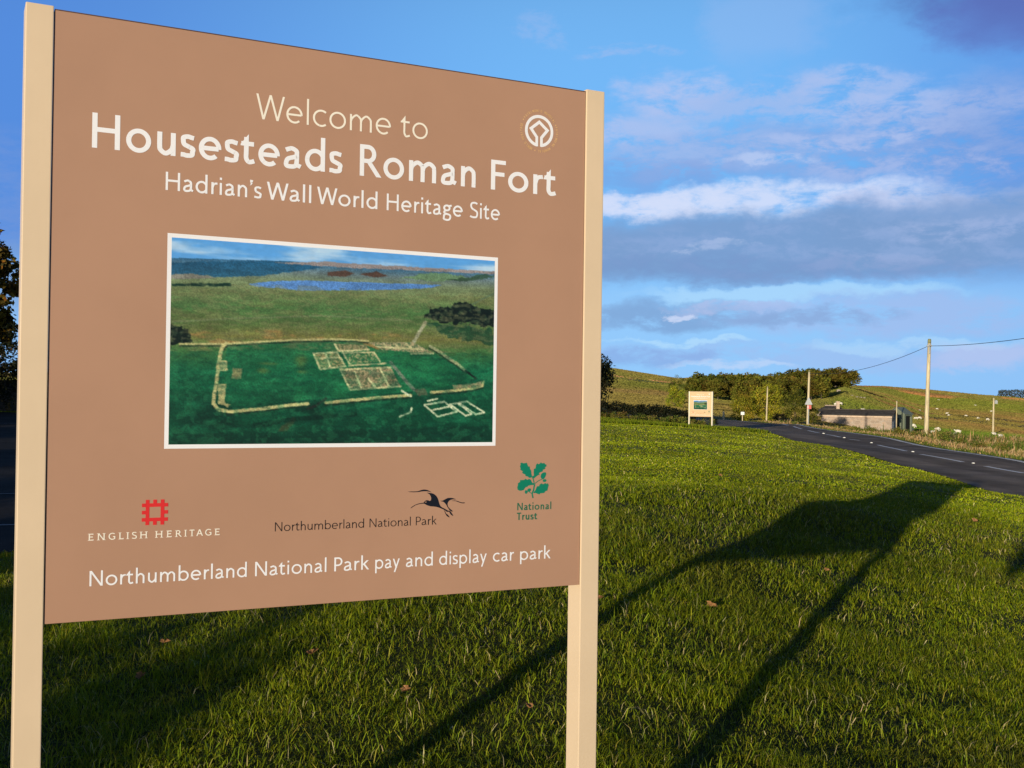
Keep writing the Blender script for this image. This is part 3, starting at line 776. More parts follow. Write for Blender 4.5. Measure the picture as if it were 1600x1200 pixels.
    pr.poly(sm([(850, 400), (900, 400), (960, 370), (1020, 340), (1090, 335), (1150, 345), (1210, 372), (1140, 370), (1080, 385), (1040, 420), (1020, 470), (1030, 530), (1070, 580), (1130, 630), (1120, 650), (1070, 620), (1020, 550), (980, 480), (930, 430), (880, 415)], *A))
    pr.poly(sm([(1100, 405), (1170, 395), (1240, 405), (1310, 430), (1360, 440), (1410, 440), (1395, 460), (1330, 455), (1270, 435), (1200, 410)], *A))
    pr.poly(sm([(935, 605), (960, 640), (985, 690), (1030, 725), (1065, 780), (1010, 755), (980, 715), (950, 650)], *A))
    pr.poly(sm([(1050, 640), (1080, 640), (1110, 680), (1150, 745), (1105, 725), (1075, 690)], *A))
    pr.build('bird_emblem', M_NAVY, board)
    pr = Print(y0 - .0004); pr.poly(sm([(510, 430), (525, 415), (540, 430), (525, 447)], *A)); pr.build('bird_eye', M_BOARD, board)
    # --- oak sprig (region 800..870 x 715..785)
    pr = Print(y0); B = (.058333, 800, 715)
    pr.poly(tr([(560, 490), (530, 540), (470, 545), (440, 510), (375, 495), (370, 455), (300, 425), (285, 390), (310, 375), (235, 325), (245, 290), (225, 235), (245, 205), (240, 155), (275, 132), (320, 155), (360, 148), (415, 140), (430, 195), (450, 240), (490, 240), (495, 300), (525, 345), (535, 430), (545, 490)], *B))
    pr.poly(tr([(570, 490), (600, 490), (595, 380), (600, 295), (640, 300), (650, 250), (660, 195), (690, 155), (735, 180), (790, 130), (820, 155), (880, 145), (905, 180), (940, 190), (935, 240), (895, 265), (910, 300), (840, 330), (840, 370), (760, 400), (735, 425), (755, 455), (700, 480), (650, 520), (600, 560), (565, 560), (545, 520)], *B))
    pr.poly(tr([(610, 690), (560, 680), (520, 600), (470, 570), (430, 600), (375, 568), (340, 600), (230, 605), (230, 655), (170, 690), (175, 735), (155, 800), (165, 860), (215, 890), (260, 890), (330, 870), (345, 840), (385, 790), (420, 790), (450, 755), (520, 740), (590, 735), (620, 715)], *B))
    pr.poly(tr([(585, 935), (640, 880), (675, 790), (695, 765), (735, 770), (760, 720), (800, 690), (850, 715), (900, 685), (940, 700), (970, 690), (1000, 735), (985, 790), (975, 830), (965, 885), (905, 905), (880, 950), (830, 955), (770, 960), (755, 990), (690, 970), (650, 950), (600, 955)], *B))
    pr.poly(sm([(780, 510), (800, 440), (860, 400), (915, 400), (930, 450), (900, 530), (850, 585), (800, 560)], *B))
    pr.poly(sm([(830, 625), (860, 590), (910, 580), (938, 615), (910, 650), (860, 655)], *B))
    pr.poly(sm([(430, 850), (470, 825), (525, 845), (505, 900), (460, 920), (430, 890)], *B)); pr.poly(sm([(375, 870), (430, 895), (430, 940), (390, 975), (355, 930)], *B))
    for P_, w_ in (([(565, 540), (590, 610), (608, 700)], 24), ([(620, 715), (605, 790), (590, 880), (555, 960), (575, 1085)], 36), ([(625, 700), (690, 645), (760, 605), (820, 585)], 18), ([(560, 970), (500, 940), (470, 910)], 18)):
        a, b = stroke(poly_smooth(P_, 5), w_); pr.quadstrip(tr(a, *B), tr(b, *B))
    pr.build('oak_leaf_emblem', M_TEAL, board)
    # --- framed photograph
    fr = [uv(262, 364), uv(779, 402), uv(775, 695), uv(257, 703)]
    ul = (fr[0][0] + fr[3][0]) / 2; ur = (fr[1][0] + fr[2][0]) / 2; vt = (fr[0][1] + fr[1][1]) / 2; vb = (fr[2][1] + fr[3][1]) / 2
    pr = Print(y0); pr.poly([(ul, vb), (ur, vb), (ur, vt), (ul, vt)]); pr.build('photograph_border', M_WHITE, board)
    b_ = .0105; ul += b_; ur -= b_; vt -= b_; vb += b_
    NX, NY = 520, 330
    gu, gv = np.meshgrid(np.linspace(0, 1, NX), np.linspace(0, 1, NY)); cc = paint(gu.ravel(), gv.ravel(), lambda x, y: ((uv(240 + x * .35, 350 + y * .35) - (ul, vt)) / (ur - ul, vb - vt)))
    V = np.stack([ul + gu.ravel() * (ur - ul), np.full(NX * NY, y0 - .0004), vt + gv.ravel() * (vb - vt)], 1)
    i = np.arange(NX * NY).reshape(NY, NX); fq = np.stack([i[:-1, :-1], i[1:, :-1], i[1:, 1:], i[:-1, 1:]], -1).reshape(-1, 4)
    link('fort_photograph', V, fq, M_PHOTO, board, cc)
    return root


ILL = np.array([1.16, 1.0, 0.95])
def paint(s, t, Q):
    """the printed aerial photograph: colours over (s right, t down); Q maps traced zoom pixels to (s, t)"""
    def q(*P): return np.array([Q(*p) for p in P])
    def fill(c, P, col_, soft=0.0, a=1.0):
        m = inpoly(s + soft * (vnoise(s * 60, t * 40, 71, 3) - .5), t + soft * (vnoise(s * 60, t * 40, 72, 3) - .5), P)
        c[m] = c[m] * (1 - a) + np.asarray(col_, float) * a
    def dist(P):
        d = np.full(len(s), 9.0)
        for a, b in zip(P[:-1], P[1:]):
            e = b - a; e2 = e * (1, .62); L = e2 @ e2 + 1e-12
            u = np.clip(((s - a[0]) * e2[0] + (t - a[1]) * .62 * e2[1]) / L, 0, 1)
            d = np.minimum(d, np.hypot(s - a[0] - u * e[0], (t - a[1] - u * e[1]) * .62))
        return d
    def road_(c, P, wd, col_, a=1.0):
        m = (1 - sstep(wd * .5, wd * .5 + .0025, dist(P) + .0035 * (vnoise(s * 260, t * 170, 88, 2) - .5))) * a; c[:] = c * (1 - m)[:, None] + np.asarray(col_, float) * m[:, None]
    N = lambda fx, fy, sd_, o=4: vnoise(s * fx, t * fy, sd_, o)
    c = np.zeros((len(s), 3))
    def blend(col_, m): c[:] = c * (1 - m)[:, None] + np.asarray(col_, float) * m[:, None]
    c[:] = (95, 160, 225)
    blend((190, 212, 238), sstep(.35, .7, N(5, 22, 1)) * (1 - sstep(.06, .13, t)))
    g0 = q((72, 150), (600, 165), (1000, 190), (1530, 212)); hor = np.interp(s, g0[:, 0], g0[:, 1])
    land = t > hor + .004 * (N(40, 3, 2) - .5)
    dt = t - hor
    base = np.zeros_like(c)
    keys = [(0, (60, 110, 150)), (.05, (105, 120, 125)), (.10, (120, 130, 95)), (.17, (105, 120, 75)), (.24, (75, 110, 62)), (.32, (85, 105, 58)), (.38, (120, 115, 62)), (.44, (65, 105, 58)), (.55, (20, 92, 60)), (.75, (14, 72, 48)), (1, (10, 52, 36))]
    kx = [k_[0] for k_ in keys]
    for i in range(3): base[:, i] = np.interp(dt, kx, [k_[1][i] for k_ in keys])
    c[land] = base[land]
    fill(c, q((78, 170), (400, 165), (620, 165), (760, 195), (640, 210), (480, 232), (280, 236), (180, 222), (78, 225)), (30, 84, 120), .012, .85)
    fill(c, q((78, 225), (180, 222), (280, 238), (200, 245), (78, 242)), (130, 125, 115), .01)
    fill(c, q((540, 170), (760, 168), (1530, 212), (1530, 225), (1000, 200), (760, 190)), (150, 135, 135), .012)
    fill(c, q((780, 215), (860, 208), (900, 220), (860, 235), (780, 232)), (95, 70, 60), .01); fill(c, q((920, 222), (1000, 212), (1050, 232), (980, 240)), (90, 65, 55), .01)
    fill(c, q((1100, 240), (1250, 215), (1440, 240), (1290, 258)), (110, 140, 95), .02, .8); fill(c, q((1310, 250), (1480, 225), (1530, 235), (1400, 255)), (50, 75, 55), .02, .8)
    fill(c, q((420, 268), (520, 255), (700, 252), (1000, 262), (1290, 272), (1240, 285), (1000, 295), (640, 296), (560, 285), (470, 280)), (92, 135, 198), .006)
    fill(c, q((80, 266), (340, 262), (350, 276), (80, 276)), (20, 50, 40), .012)
    m = sstep(.5, .62, N(14, 30, 3)) * sstep(.33, .36, dt) * (1 - sstep(.42, .46, dt)) * (1 - sstep(.6, .75, s)); blend((165, 125, 75), m * .8)
    m = sstep(.45, .7, N(9, 16, 4)) * (land & (dt > .14)); blend((110, 105, 58), m * .30 * (1 - sstep(.38, .5, dt)))
    m = sstep(.52, .75, N(10, 14, 6)) * sstep(.45, .55, dt); blend((35, 118, 80), m * .5)
    m = sstep(.52, .72, N(7, 9, 13)) * sstep(.62, .75, dt); blend((8, 40, 30), m * .7)
    road_(c, q((75, 437), (400, 420), (760, 410), (1150, 430)), .003, (110, 120, 85), .7)
    road_(c, q((1420, 360), (1530, 305)), .003, (90, 110, 90), .6)
    fill(c, q((1215, 420), (1250, 385), (1380, 352), (1460, 375), (1525, 385), (1525, 455), (1400, 450), (1290, 435)), (14, 26, 22), .06)
    fill(c, q((70, 455), (110, 450), (160, 475), (170, 500), (150, 530), (70, 545)), (12, 26, 20), .05)
    fill(c, q((1200, 440), (1520, 470), (1520, 540), (1300, 500)), (18, 60, 42), .04, .7)
    inside = q((330, 540), (560, 520), (900, 520), (1000, 560), (1250, 570), (1440, 690), (1240, 740), (900, 770), (340, 815), (290, 780), (320, 640))
    fill(c, inside, (22, 90, 58), .01, .75)
    m = inpoly(s, t, inside) * sstep(.42, .7, N(16, 10, 15)); blend((40, 125, 75), m * .45)
    for x0, y0, x1, y1 in ((460, 640, 520, 670), (630, 575, 690, 645), (470, 615, 560, 632), (640, 650, 690, 670)):
        cx, cy = Q((x0 + x1) / 2, (y0 + y1) / 2); ex, ey = abs(Q(x1, y1) - Q(x0, y0)) / 2
        blend((105, 115, 60), (1 - sstep(.2, 1.4, np.hypot((s - cx) / ex, (t - cy) / ey))) * .6)
    fill(c, q((355, 642), (398, 645), (392, 692), (348, 690)), (125, 125, 85), .004)
    wallc, shad = (192, 178, 122), (25, 45, 32)
    def wall(P, wd=.0048, col_=wallc):
        P_ = q(*P); road_(c, P_ + (0, .010), wd, shad, .8); road_(c, P_, wd, col_)
    wall([(120, 535), (320, 535), (480, 525), (640, 517), (800, 514), (900, 517), (960, 522)], .0032)
    wall([(325, 532), (305, 555), (290, 630), (283, 700), (272, 760), (268, 800), (290, 828), (340, 838), (480, 825), (600, 810), (690, 802)], .0078)
    wall([(770, 798), (900, 785), (1040, 772), (1150, 765)], .0070)
    wall([(1240, 752), (1330, 745), (1420, 735), (1470, 722), (1475, 705)], .0062)
    wall([(1235, 545), (1280, 570), (1320, 600), (1360, 625), (1395, 655)], .007, (150, 150, 110))
    road_(c, q((1395, 655), (1440, 690)), .005, (20, 30, 25)); road_(c, q((690, 825), (730, 810), (770, 780)), .006, (30, 40, 32))
    road_(c, q((1215, 440), (1190, 480), (1165, 525)), .009, (165, 160, 130)); road_(c, q((1060, 618), (1110, 680), (1165, 740)), .009, (110, 120, 100))
    fl = lambda P, a, b, sd_: (fill(c, q(*P), a, .004), blend(b, inpoly(s, t, q(*P)) * sstep(.42, .62, vnoise(s * 230, t * 160, sd_, 2)) * .8))
    fl([(715, 577), (820, 572), (858, 635), (745, 648)], (150, 140, 95), (60, 95, 60), 41)
    fl([(808, 537), (950, 538), (962, 560), (830, 568)], (165, 150, 110), (70, 95, 60), 42)
    fl([(845, 575), (985, 572), (1010, 612), (875, 632)], (55, 105, 65), (175, 160, 115), 43)
    fl([(832, 645), (1060, 635), (1105, 725), (880, 742)], (160, 140, 105), (75, 90, 60), 44)
    fl([(960, 528), (1160, 528), (1260, 578), (1020, 562)], (170, 150, 115), (60, 95, 62), 45)
    for P in ([(715, 577), (820, 572), (858, 635), (745, 648), (715, 577)], [(845, 575), (985, 572), (1012, 612)], [(875, 632), (1040, 622)], [(832, 645), (880, 740), (1105, 725)], [(810, 537), (830, 568), (962, 560)],
              [(840, 650), (1060, 640)], [(1010, 640), (1050, 720)], [(900, 660), (930, 735)], [(960, 690), (990, 725)], [(745, 600), (830, 595)], [(770, 580), (790, 640)], [(850, 580), (880, 630)], [(1000, 548), (1200, 560)], [(1030, 535), (1050, 556)], [(1080, 535), (1105, 558)], [(1130, 535), (1160, 560)], [(1150, 578), (1250, 578)]): road_(c, q(*P), .0030, (205, 192, 142))
    fill(c, q((300, 610), (332, 612), (330, 655), (295, 655)), (185, 170, 120), .008); fill(c, q((290, 715), (325, 710), (318, 800), (350, 805), (335, 820), (285, 800)), (170, 160, 110), .01)
    fill(c, q((1170, 735), (1215, 735), (1225, 765), (1180, 768)), (90, 85, 65), .012); fill(c, q((1335, 720), (1440, 710), (1470, 700), (1470, 725), (1340, 738)), (140, 130, 95), .012)
    for P in ([(1210, 808), (1300, 793), (1355, 838), (1270, 860), (1210, 808)], [(1240, 833), (1322, 815)], [(1325, 805), (1360, 800), (1423, 848), (1395, 856), (1325, 805)], [(1365, 798), (1400, 792), (1480, 842), (1440, 850), (1365, 798)], [(1100, 860), (1150, 840), (1155, 822)], [(1225, 790), (1268, 780)], [(1110, 745), (1150, 770)]): road_(c, q(*P), .0036, (215, 212, 175))
    fill(c, q((550, 925), (620, 860), (640, 870), (590, 930)), (80, 65, 40), .02, .6)
    road_(c, q((450, 900), (640, 870), (900, 850)), .012, (6, 36, 26), .6); fill(c, q((66, 940), (500, 930), (1520, 900), (1520, 985), (66, 995)), (12, 50, 36), .03, .6)
    for P in (q((1215, 420), (1250, 385), (1380, 352), (1460, 375), (1525, 385), (1525, 455), (1400, 450), (1290, 435)), q((70, 455), (110, 450), (160, 475), (170, 500), (150, 530), (70, 545))):
        blend((52, 66, 48), inpoly(s, t, P) * sstep(.50, .66, N(95, 62, 33, 3)) * .75); blend((100, 96, 74), inpoly(s, t, P) * sstep(.66, .74, N(120, 80, 34, 2)) * .5)
    m = sstep(.50, .58, N(46, 90, 25, 3)) * (land & (dt > .12)) * (dt < .45); blend((128, 122, 84), m * .35)
    m = sstep(.54, .62, N(60, 46, 26, 3)) * (dt > .45); blend((52, 128, 84), m * .28)
    m = sstep(.56, .66, N(30, 60, 27, 4)) * (dt > .45); blend((10, 60, 44), m * .35)
    g2 = c.reshape(330, 520, 3); gp = np.pad(g2, ((1, 1), (1, 1), (0, 0)), mode='edge')     # the print's own softness
    c = (g2 * .40 + .15 * (gp[:-2, 1:-1] + gp[2:, 1:-1] + gp[1:-1, :-2] + gp[1:-1, 2:])).reshape(-1, 3)
    c *= np.where(land, .78 + .44 * N(330, 210, 9, 2), .95 + .1 * N(60, 60, 9, 3))[:, None]; c *= np.where(land, .80 + .40 * N(18, 40, 19, 5), 1.0)[:, None]
    return np.clip(lin(np.clip(c, 0, 255)) / ILL, 0, .9)


big = make_sign()
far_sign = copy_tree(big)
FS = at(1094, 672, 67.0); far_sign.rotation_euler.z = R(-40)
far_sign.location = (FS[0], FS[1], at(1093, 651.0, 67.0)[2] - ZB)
M_BOARD2 = material('brightened_board', (0.66, 0.47, 0.27), 0.5, 0.04, 2.2, 0.015, 0.3)  # lighter copies of board and post colours, stronger sun put into them
M_POST2 = material('brightened_cream_paint', (0.84, 0.76, 0.58), 0.5, 0.03, 3, 0, 0.3)
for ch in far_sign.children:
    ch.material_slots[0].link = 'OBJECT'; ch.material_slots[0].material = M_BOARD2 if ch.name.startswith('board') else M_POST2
tag(far_sign, 'small distant twin of the welcome sign, strong sunlight painted into its colours, on the lawn by the road bend', 'sign', 'brown welcome signs on the lawn')



# ------------------------------------------------------------------ grass
def blades(name, x, y, hgt, wid, colr, mat, rng, lean=0.55, sink=0.01):
    n = len(x); z = h(x, y) - sink
    ph = rng.uniform(0, 2 * np.pi, n); ps = rng.uniform(0, 2 * np.pi, n); L = hgt * rng.uniform(0.1, 1, n) * lean * 1.6
    wx, wy = np.cos(ph) * wid / 2, np.sin(ph) * wid / 2; lx, ly = np.cos(ps) * L, np.sin(ps) * L
    V = np.empty((n, 5, 3), np.float32)
    V[:, 0] = np.stack([x - wx, y - wy, z], 1); V[:, 1] = np.stack([x + wx, y + wy, z], 1)
    mx, my, mz = x + lx * .35, y + ly * .35, z + hgt * .62
    V[:, 2] = np.stack([mx - wx * .8, my - wy * .8, mz], 1); V[:, 3] = np.stack([mx + wx * .8, my + wy * .8, mz], 1)
    V[:, 4] = np.stack([x + lx, y + ly, z + hgt * np.clip(1.05 - 0.35 * (L / hgt), .4, 1)], 1)
    b = (np.arange(n) * 5)[:, None]
    Fc = np.concatenate([b + [0, 1, 3], b + [0, 3, 2], b + [2, 3, 4]])
    return link(name, V.reshape(-1, 3), Fc, mat, None, np.repeat(colr, 5, 0))


def pick(rng, n, pal, p):
    pal = np.array(pal); i = rng.choice(len(pal), n, p=np.array(p) / sum(p)); return pal[i] * rng.uniform(.75, 1.25, (n, 1)) * rng.uniform(.93, 1.07, (n, 3))


rng = np.random.RandomState(11)
LX, LY, LH, LWd = [], [], [], []
for y0, y1, dens, hh_, wd in ((2.6, 5.0, 11000, .046, .0030), (5.0, 7.5, 7400, .046, .0036), (7.5, 11, 4000, .044, .0058), (11, 18, 1900, .038, .0105), (18, 32, 700, .032, .020), (32, 63, 210, .030, .040)):
    wl = 0.50 * y1 + 1.6
    n = int(dens * (y1 - y0) * 2 * wl)
    yy = rng.uniform(y0, y1, n); xx = rng.uniform(-wl, wl, n); lim = .50 * yy + 1.5
    ok = (np.abs(xx) < lim) & (xx < road_left_x(yy) - .03 + rng.normal(0, .05, n)) & ~inpoly(xx, yy, PARKP)
    xx, yy = xx[ok], yy[ok]
    tuft = vnoise(xx * 2.2, yy * 2.2, 51, 4)
    keep = rng.rand(len(xx)) < .72 + 0.5 * sstep(.3, .65, tuft) + .3 * sstep(9, 18, yy); xx, yy, tuft = xx[keep], yy[keep], tuft[keep]
    LX.append(xx); LY.append(yy); LH.append(hh_ * (.62 + .8 * sstep(.3, .75, tuft)) * rng.lognormal(0, .28, len(xx))); LWd.append(wd * rng.uniform(.6, 1.25, len(xx)))
LX, LY, LH, LWd = map(np.concatenate, (LX, LY, LH, LWd))
n = len(LX)
pc = pick(rng, n, [(.165, .205, .004), (.245, .265, .007), (.090, .130, .004), (.32, .285, .02), (.50, .42, .18)], [.36, .34, .17, .10, .03])
pc *= (1 + .38 * sstep(7, 24, LY))[:, None] * np.where(LY[:, None] > 0, (1.04, 1.10, .9), 1); big_ = vnoise(LX * .5, LY * .35, 52, 4); pc *= (0.78 + .44 * sstep(.3, .7, big_))[:, None]  # blades lightened with distance, sunlit brightness put into their colour
dry = sstep(.55, .75, vnoise(LX * .9, LY * .6, 53, 4)) * .45; pc = pc * (1 - dry)[:, None] + np.array([.19, .175, .02]) * dry[:, None]
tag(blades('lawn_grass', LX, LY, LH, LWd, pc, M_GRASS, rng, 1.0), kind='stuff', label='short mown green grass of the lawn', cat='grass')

# scattered long, leaning, paler blades that stand out of the turf
n = 46000; yy = rng.uniform(2.8, 13, n) ; xx = rng.uniform(-1, 1, n) * (.5 * yy + 1.2); ok = (xx < road_left_x(yy) - .1) & ~inpoly(xx, yy, PARKP) & (rng.rand(n) < sstep(.35, .65, vnoise(xx * 1.3, yy * 1.3, 91, 3)) + .15); xx, yy = xx[ok], yy[ok]; n = len(xx)
tag(blades('long_blades', xx, yy, rng.uniform(.05, .105, n), rng.uniform(.0028, .0052, n) * (.7 + yy / 12), pick(rng, n, [(.24, .30, .012), (.15, .22, .008), (.34, .31, .04), (.52, .44, .2)], [.4, .35, .15, .10]), M_GRASS, rng, 1.15), kind='stuff', label='long pale grass blades standing out of the turf', cat='grass')

# longer bright grass at the back of the lawn
n = 26000; yy = rng.uniform(61, 73, n); xx = rng.uniform(-6, 15, n); ok = (xx < road_left_x(yy) - .1) & ~inpoly(xx, yy, PARKP); xx, yy = xx[ok], yy[ok]; n = len(xx)
tag(blades('long_grass', xx, yy, rng.uniform(.10, .26, n), rng.uniform(.03, .06, n), pick(rng, n, [(.15, .20, .006), (.10, .14, .006), (.22, .23, .012)], [.5, .3, .2]), M_GRASS, rng), kind='stuff', label='longer bright green grass at the back of the lawn', cat='grass')

# rough verge beyond the road
n = 120000; yy = rng.uniform(16, 112, n) ** 1.0; dd = rng.uniform(.25, 15, n) ** 1.0
xx = road_right_x(yy) + dd; ok = np.abs(xx) < .52 * yy + 3; xx, yy, dd = xx[ok], yy[ok], dd[ok]; n = len(xx)
hg = np.where(dd < .9, .08, np.where(dd < 2.6, .14, .20)) * rng.lognormal(0, .35, n) * np.interp(yy, [20, 45, 75, 110], [1.5, 1.1, .75, .6]); hg *= np.where(dd > 2.6, .5 + 1.3 * sstep(.4, .7, vnoise(xx * .5, yy * .3, 61, 3)), 1)
c_tan = pick(rng, n, [(.42, .28, .12), (.34, .22, .08), (.46, .34, .17)], [.5, .3, .2]); c_gr = pick(rng, n, [(.11, .15, .02), (.16, .17, .03), (.07, .10, .02)], [.5, .3, .2])
ft = np.where(dd < .9, .15, np.where(dd < 2.4, .85, .42 + .5 * (vnoise(xx * .35, yy * .2, 62, 3) - .5) * 2)); tn = rng.rand(n) < ft
tag(blades('rough_grass', xx, yy, hg, rng.uniform(.02, .045, n) * (.6 + yy / 70), np.where(tn[:, None], c_tan, c_gr), M_ROUGH, rng, .45), kind='stuff', label='tall dry tan and green grass on the far road verge', cat='grass')

# rough pasture sward on the hills
n = 500000; pxs = np.where(rng.rand(n) < .16, rng.uniform(-200, 700, n), rng.uniform(700, 1800, n)); Yv = np.exp(rng.uniform(math.log(100), math.log(1180), n)); xx = (pxs - 800) / F * Yv
fc = field_color(xx, Yv) * (1.95, 1.9, 1.6) * rng.uniform(.82, 1.18, (n, 1)); ok = ~((Yv < 125) & (xx < road_right_x(np.minimum(Yv, 112)) + 1)); xx, Yv, fc = xx[ok], Yv[ok], fc[ok]; n = len(xx)
tag(blades('pasture_grass', xx, Yv, Yv * .0011 * rng.uniform(.6, 1.4, n), Yv * .0021 * rng.uniform(.5, 1.5, n), fc, M_ROUGH, rng, .5, .1), kind='stuff', label='rough pasture sward on the hills and far fields', cat='grass')


# ------------------------------------------------------------------ leaf clouds and trees
def leaves(cent, rad, per, size, pal, pp, rng, squash=.85):
    cent = np.asarray(cent); k_ = len(cent); n = k_ * per
    ci = np.repeat(np.arange(k_), per); d = rng.normal(size=(n, 3)); d /= np.linalg.norm(d, axis=1)[:, None]
    r = np.asarray(rad)[ci] * rng.uniform(.35, 1.08, n) ** .6
    p = cent[ci] + d * r[:, None] * (1, 1, squash)
    nrm = d * .8 + rng.normal(size=(n, 3)) * .75; nrm /= np.linalg.norm(nrm, axis=1)[:, None]
    a = np.cross(nrm, rng.normal(size=(n, 3))); a /= np.linalg.norm(a, axis=1)[:, None]; b = np.cross(nrm, a)
    s1 = (size * rng.uniform(.6, 1.4, n))[:, None]; s2 = s1 * rng.uniform(.45, .8, n)[:, None]
    V = np.stack([p - a * s1, p + b * s2, p + a * s1, p - b * s2], 1).reshape(-1, 3)
    Fq = np.arange(n * 4).reshape(n, 4)
    clump = rng.choice(len(pal), k_, p=np.array(pp) / sum(pp)); li = np.where(rng.rand(n) < .65, clump[ci], rng.choice(len(pal), n, p=np.array(pp) / sum(pp)))
    cl = np.array(pal)[li] * rng.uniform(.7, 1.3, (n, 1))
    return V, Fq, np.repeat(cl, 4, 0)


def crown_pts(rng, n, c, r, shell=.55, flat_bottom=0.0):
    out = []
    while len(out) < n:
        d = rng.normal(size=3); d /= np.linalg.norm(d); q = rng.uniform(shell, 1) ** .7
        p = np.array(c) + d * np.array(r) * q
        if flat_bottom and p[2] < c[2] - r[2] * flat_bottom: continue
        out.append(p)
    return np.array(out)


def make_tree(name, label, cat, group, pal, pp, seed, w=1.0, ht=1.0, cz=.62, rz=.37, clumps=46, per=42, leaf=.032, trunk=.035, shell=.45, fb=.75, cr_=.115):
    """a tree of height ht and crown width w, base at the origin"""
    rng = np.random.RandomState(seed)
    root = empty(name, (0, 0, 0), label, cat, group)
    c = crown_pts(rng, clumps, (0, 0, cz * ht), (w * .40, w * .40, rz * ht), shell, fb)
    c[:, :2] *= rng.uniform(.85, 1.15, (len(c), 1))
    V, Fq, cl = leaves(c, cr_ * w * rng.uniform(.7, 1.35, len(c)), per, leaf * w, pal, pp, rng)
    link('crown', V, Fq, M_LEAF, root, cl)
    if trunk:
        TV, TF = [], []
        def add(P, r):
            v, f = tube(P, r, 7); o = len(TV); TV.extend(v); TF.extend(tuple(i + o for i in q) for q in f)
        tp = (rng.uniform(-.03, .03) * w, rng.uniform(-.03, .03) * w, cz * ht)
        add([(0, 0, -.05 * ht), (0, 0, .02 * ht), (tp[0] * .5, tp[1] * .5, .3 * ht), tp], [trunk * w * 1.4, trunk * w, trunk * w * .8, trunk * w * .35])
        for i in range(6):
            q = c[rng.randint(len(c))]; z0 = rng.uniform(.22, .5) * ht; m_ = (q[0] * .5, q[1] * .5, (z0 + q[2]) / 2 + .02 * ht)
            add([(tp[0] * .4, tp[1] * .4, z0), m_, tuple(q)], [trunk * w * .45, trunk * w * .3, trunk * w * .12])
        link('trunk', TV, TF, M_BARK, root, None, True)
    return root


def put(o, x, y, z, sx, sz, rot, label=None, group=None):
    o.location = (x, y, z); o.scale = (sx, sx, sz); o.rotation_euler = (0, 0, rot)
    if label: o['label'] = label
    if group: o['group'] = group
    return o


OLIVE = [(.13, .13, .014), (.145, .12, .016), (.10, .115, .013), (.18, .135, .02), (.045, .048, .010)]  # darkest tone stands in for shaded gaps between crowns
YELL = [(.24, .25, .014), (.28, .27, .018), (.17, .20, .014), (.30, .24, .02)]
GOLD = [(.36, .23, .02), (.28, .20, .02), (.13, .10, .016), (.38, .18, .02), (.06, .05, .012)]
DARK = [(.012, .018, .007), (.018, .022, .008), (.008, .012, .006), (.03, .026, .010)]  # near-black leaves: shade on the hedge and evergreen is put into the colour
BRACK = [(.20, .20, .03), (.13, .17, .02), (.30, .20, .06), (.09, .13, .02)]
rt2 = random.Random(5)

# the wood on the hill: every tree is one thing
protos = [make_tree('woodland_tree', 'x', 'tree', None, OLIVE, [.35, .25, .2, .12, .08], 100 + i, 1.0, 1.0, .56 + .02 * i, .43, 64, 46, .040, .026, .3, 1.0, .13) for i in range(4)]
used = [0]
WG = 'trees of the autumn wood on the hill'
def wood(px, topy, Z, wpx, label, sink=0.0):
    o = protos[used[0]] if used[0] < 4 else copy_tree(protos[rt2.randrange(4)]); used[0] += 1
    p = at(px, topy, Z); z0 = hz(p[0], Z) - sink; ht = p[2] - z0
    return put(o, p[0], Z, z0, wpx / F * Z, ht, rt2.uniform(0, 6.28), label, WG)


front = 'front tree of the autumn wood, '
fr_ = [(1086, 592, 26, 'just left of the far sign top'), (1104, 594, 26, 'rising behind the far sign'), (1122, 596, 25, 'first right of the far sign'), (1140, 598, 26, 'above the white roadside board'), (1158, 598, 26, 'behind the yellow roadside thicket'),
       (1176, 597, 26, 'above the tallest yellow thicket'), (1194, 596, 27, 'behind the slender roadside pole'), (1212, 595, 27, 'between the two roadside poles'), (1230, 593, 28, 'left of the pole with the warning triangle'), (1249, 591, 30, 'nearest left of the warning triangle pole'),
       (1268, 589, 28, 'nearest right of the warning triangle pole'), (1284, 588, 26, 'just left of the bare knoll')]
for px, ty, wp, lab in fr_:
    Z = 268 if px < 1240 else 285
    wood(px, ty - 2 + rt2.uniform(-2, 2), Z + rt2.uniform(-8, 8), wp * 1.5, front + lab)
bk_ = [(1093, 586, 28), (1113, 588, 26), (1131, 587.5, 28), (1150, 589, 28), (1168, 588.5, 28), (1186, 589, 28), (1204, 588, 28), (1222, 585, 30), (1240, 582, 32), (1258, 580, 32), (1275, 579, 30)]
for i, (px, ty, wp) in enumerate(bk_):
    wood(px, ty - 3.5 + rt2.uniform(-1, 1), 335 + rt2.uniform(-10, 10), wp * 1.6, 'olive brown tree crown above the front row of the wood')
for px, ty, wp, lab in ((1292, 577, 30, 'tall rounded tree at the crest of the wood, above the knoll'), (1308, 574.5, 32, 'tallest rounded tree at the right end of the wood'), (1323, 577, 34, 'spreading dark based tree at the very right end of the wood')):
    wood(px, ty, 352, wp * 1.45, lab, 0.3)

# separate trees and thickets nearer the road
def near_tree(px, ty, by, Z, wpx, pal, seed, name, label, cz=.55, rz=.45, trunk=.03, clumps=70, per=60, leaf=.022, group=None, fb=1.0, pp=None, cr_=.115, shell=.45):
    p = at(px, ty, Z); b = at(px, by, Z)[2] if by else hz(p[0], Z)
    o = make_tree(name, label, 'tree' if 'tree' in name else 'bush', group, pal, pp or [1] * len(pal), seed, wpx / F * Z, p[2] - b, cz, rz, clumps, per, leaf, trunk, shell, fb, cr_)
    o.location = (p[0], Z, b); return o


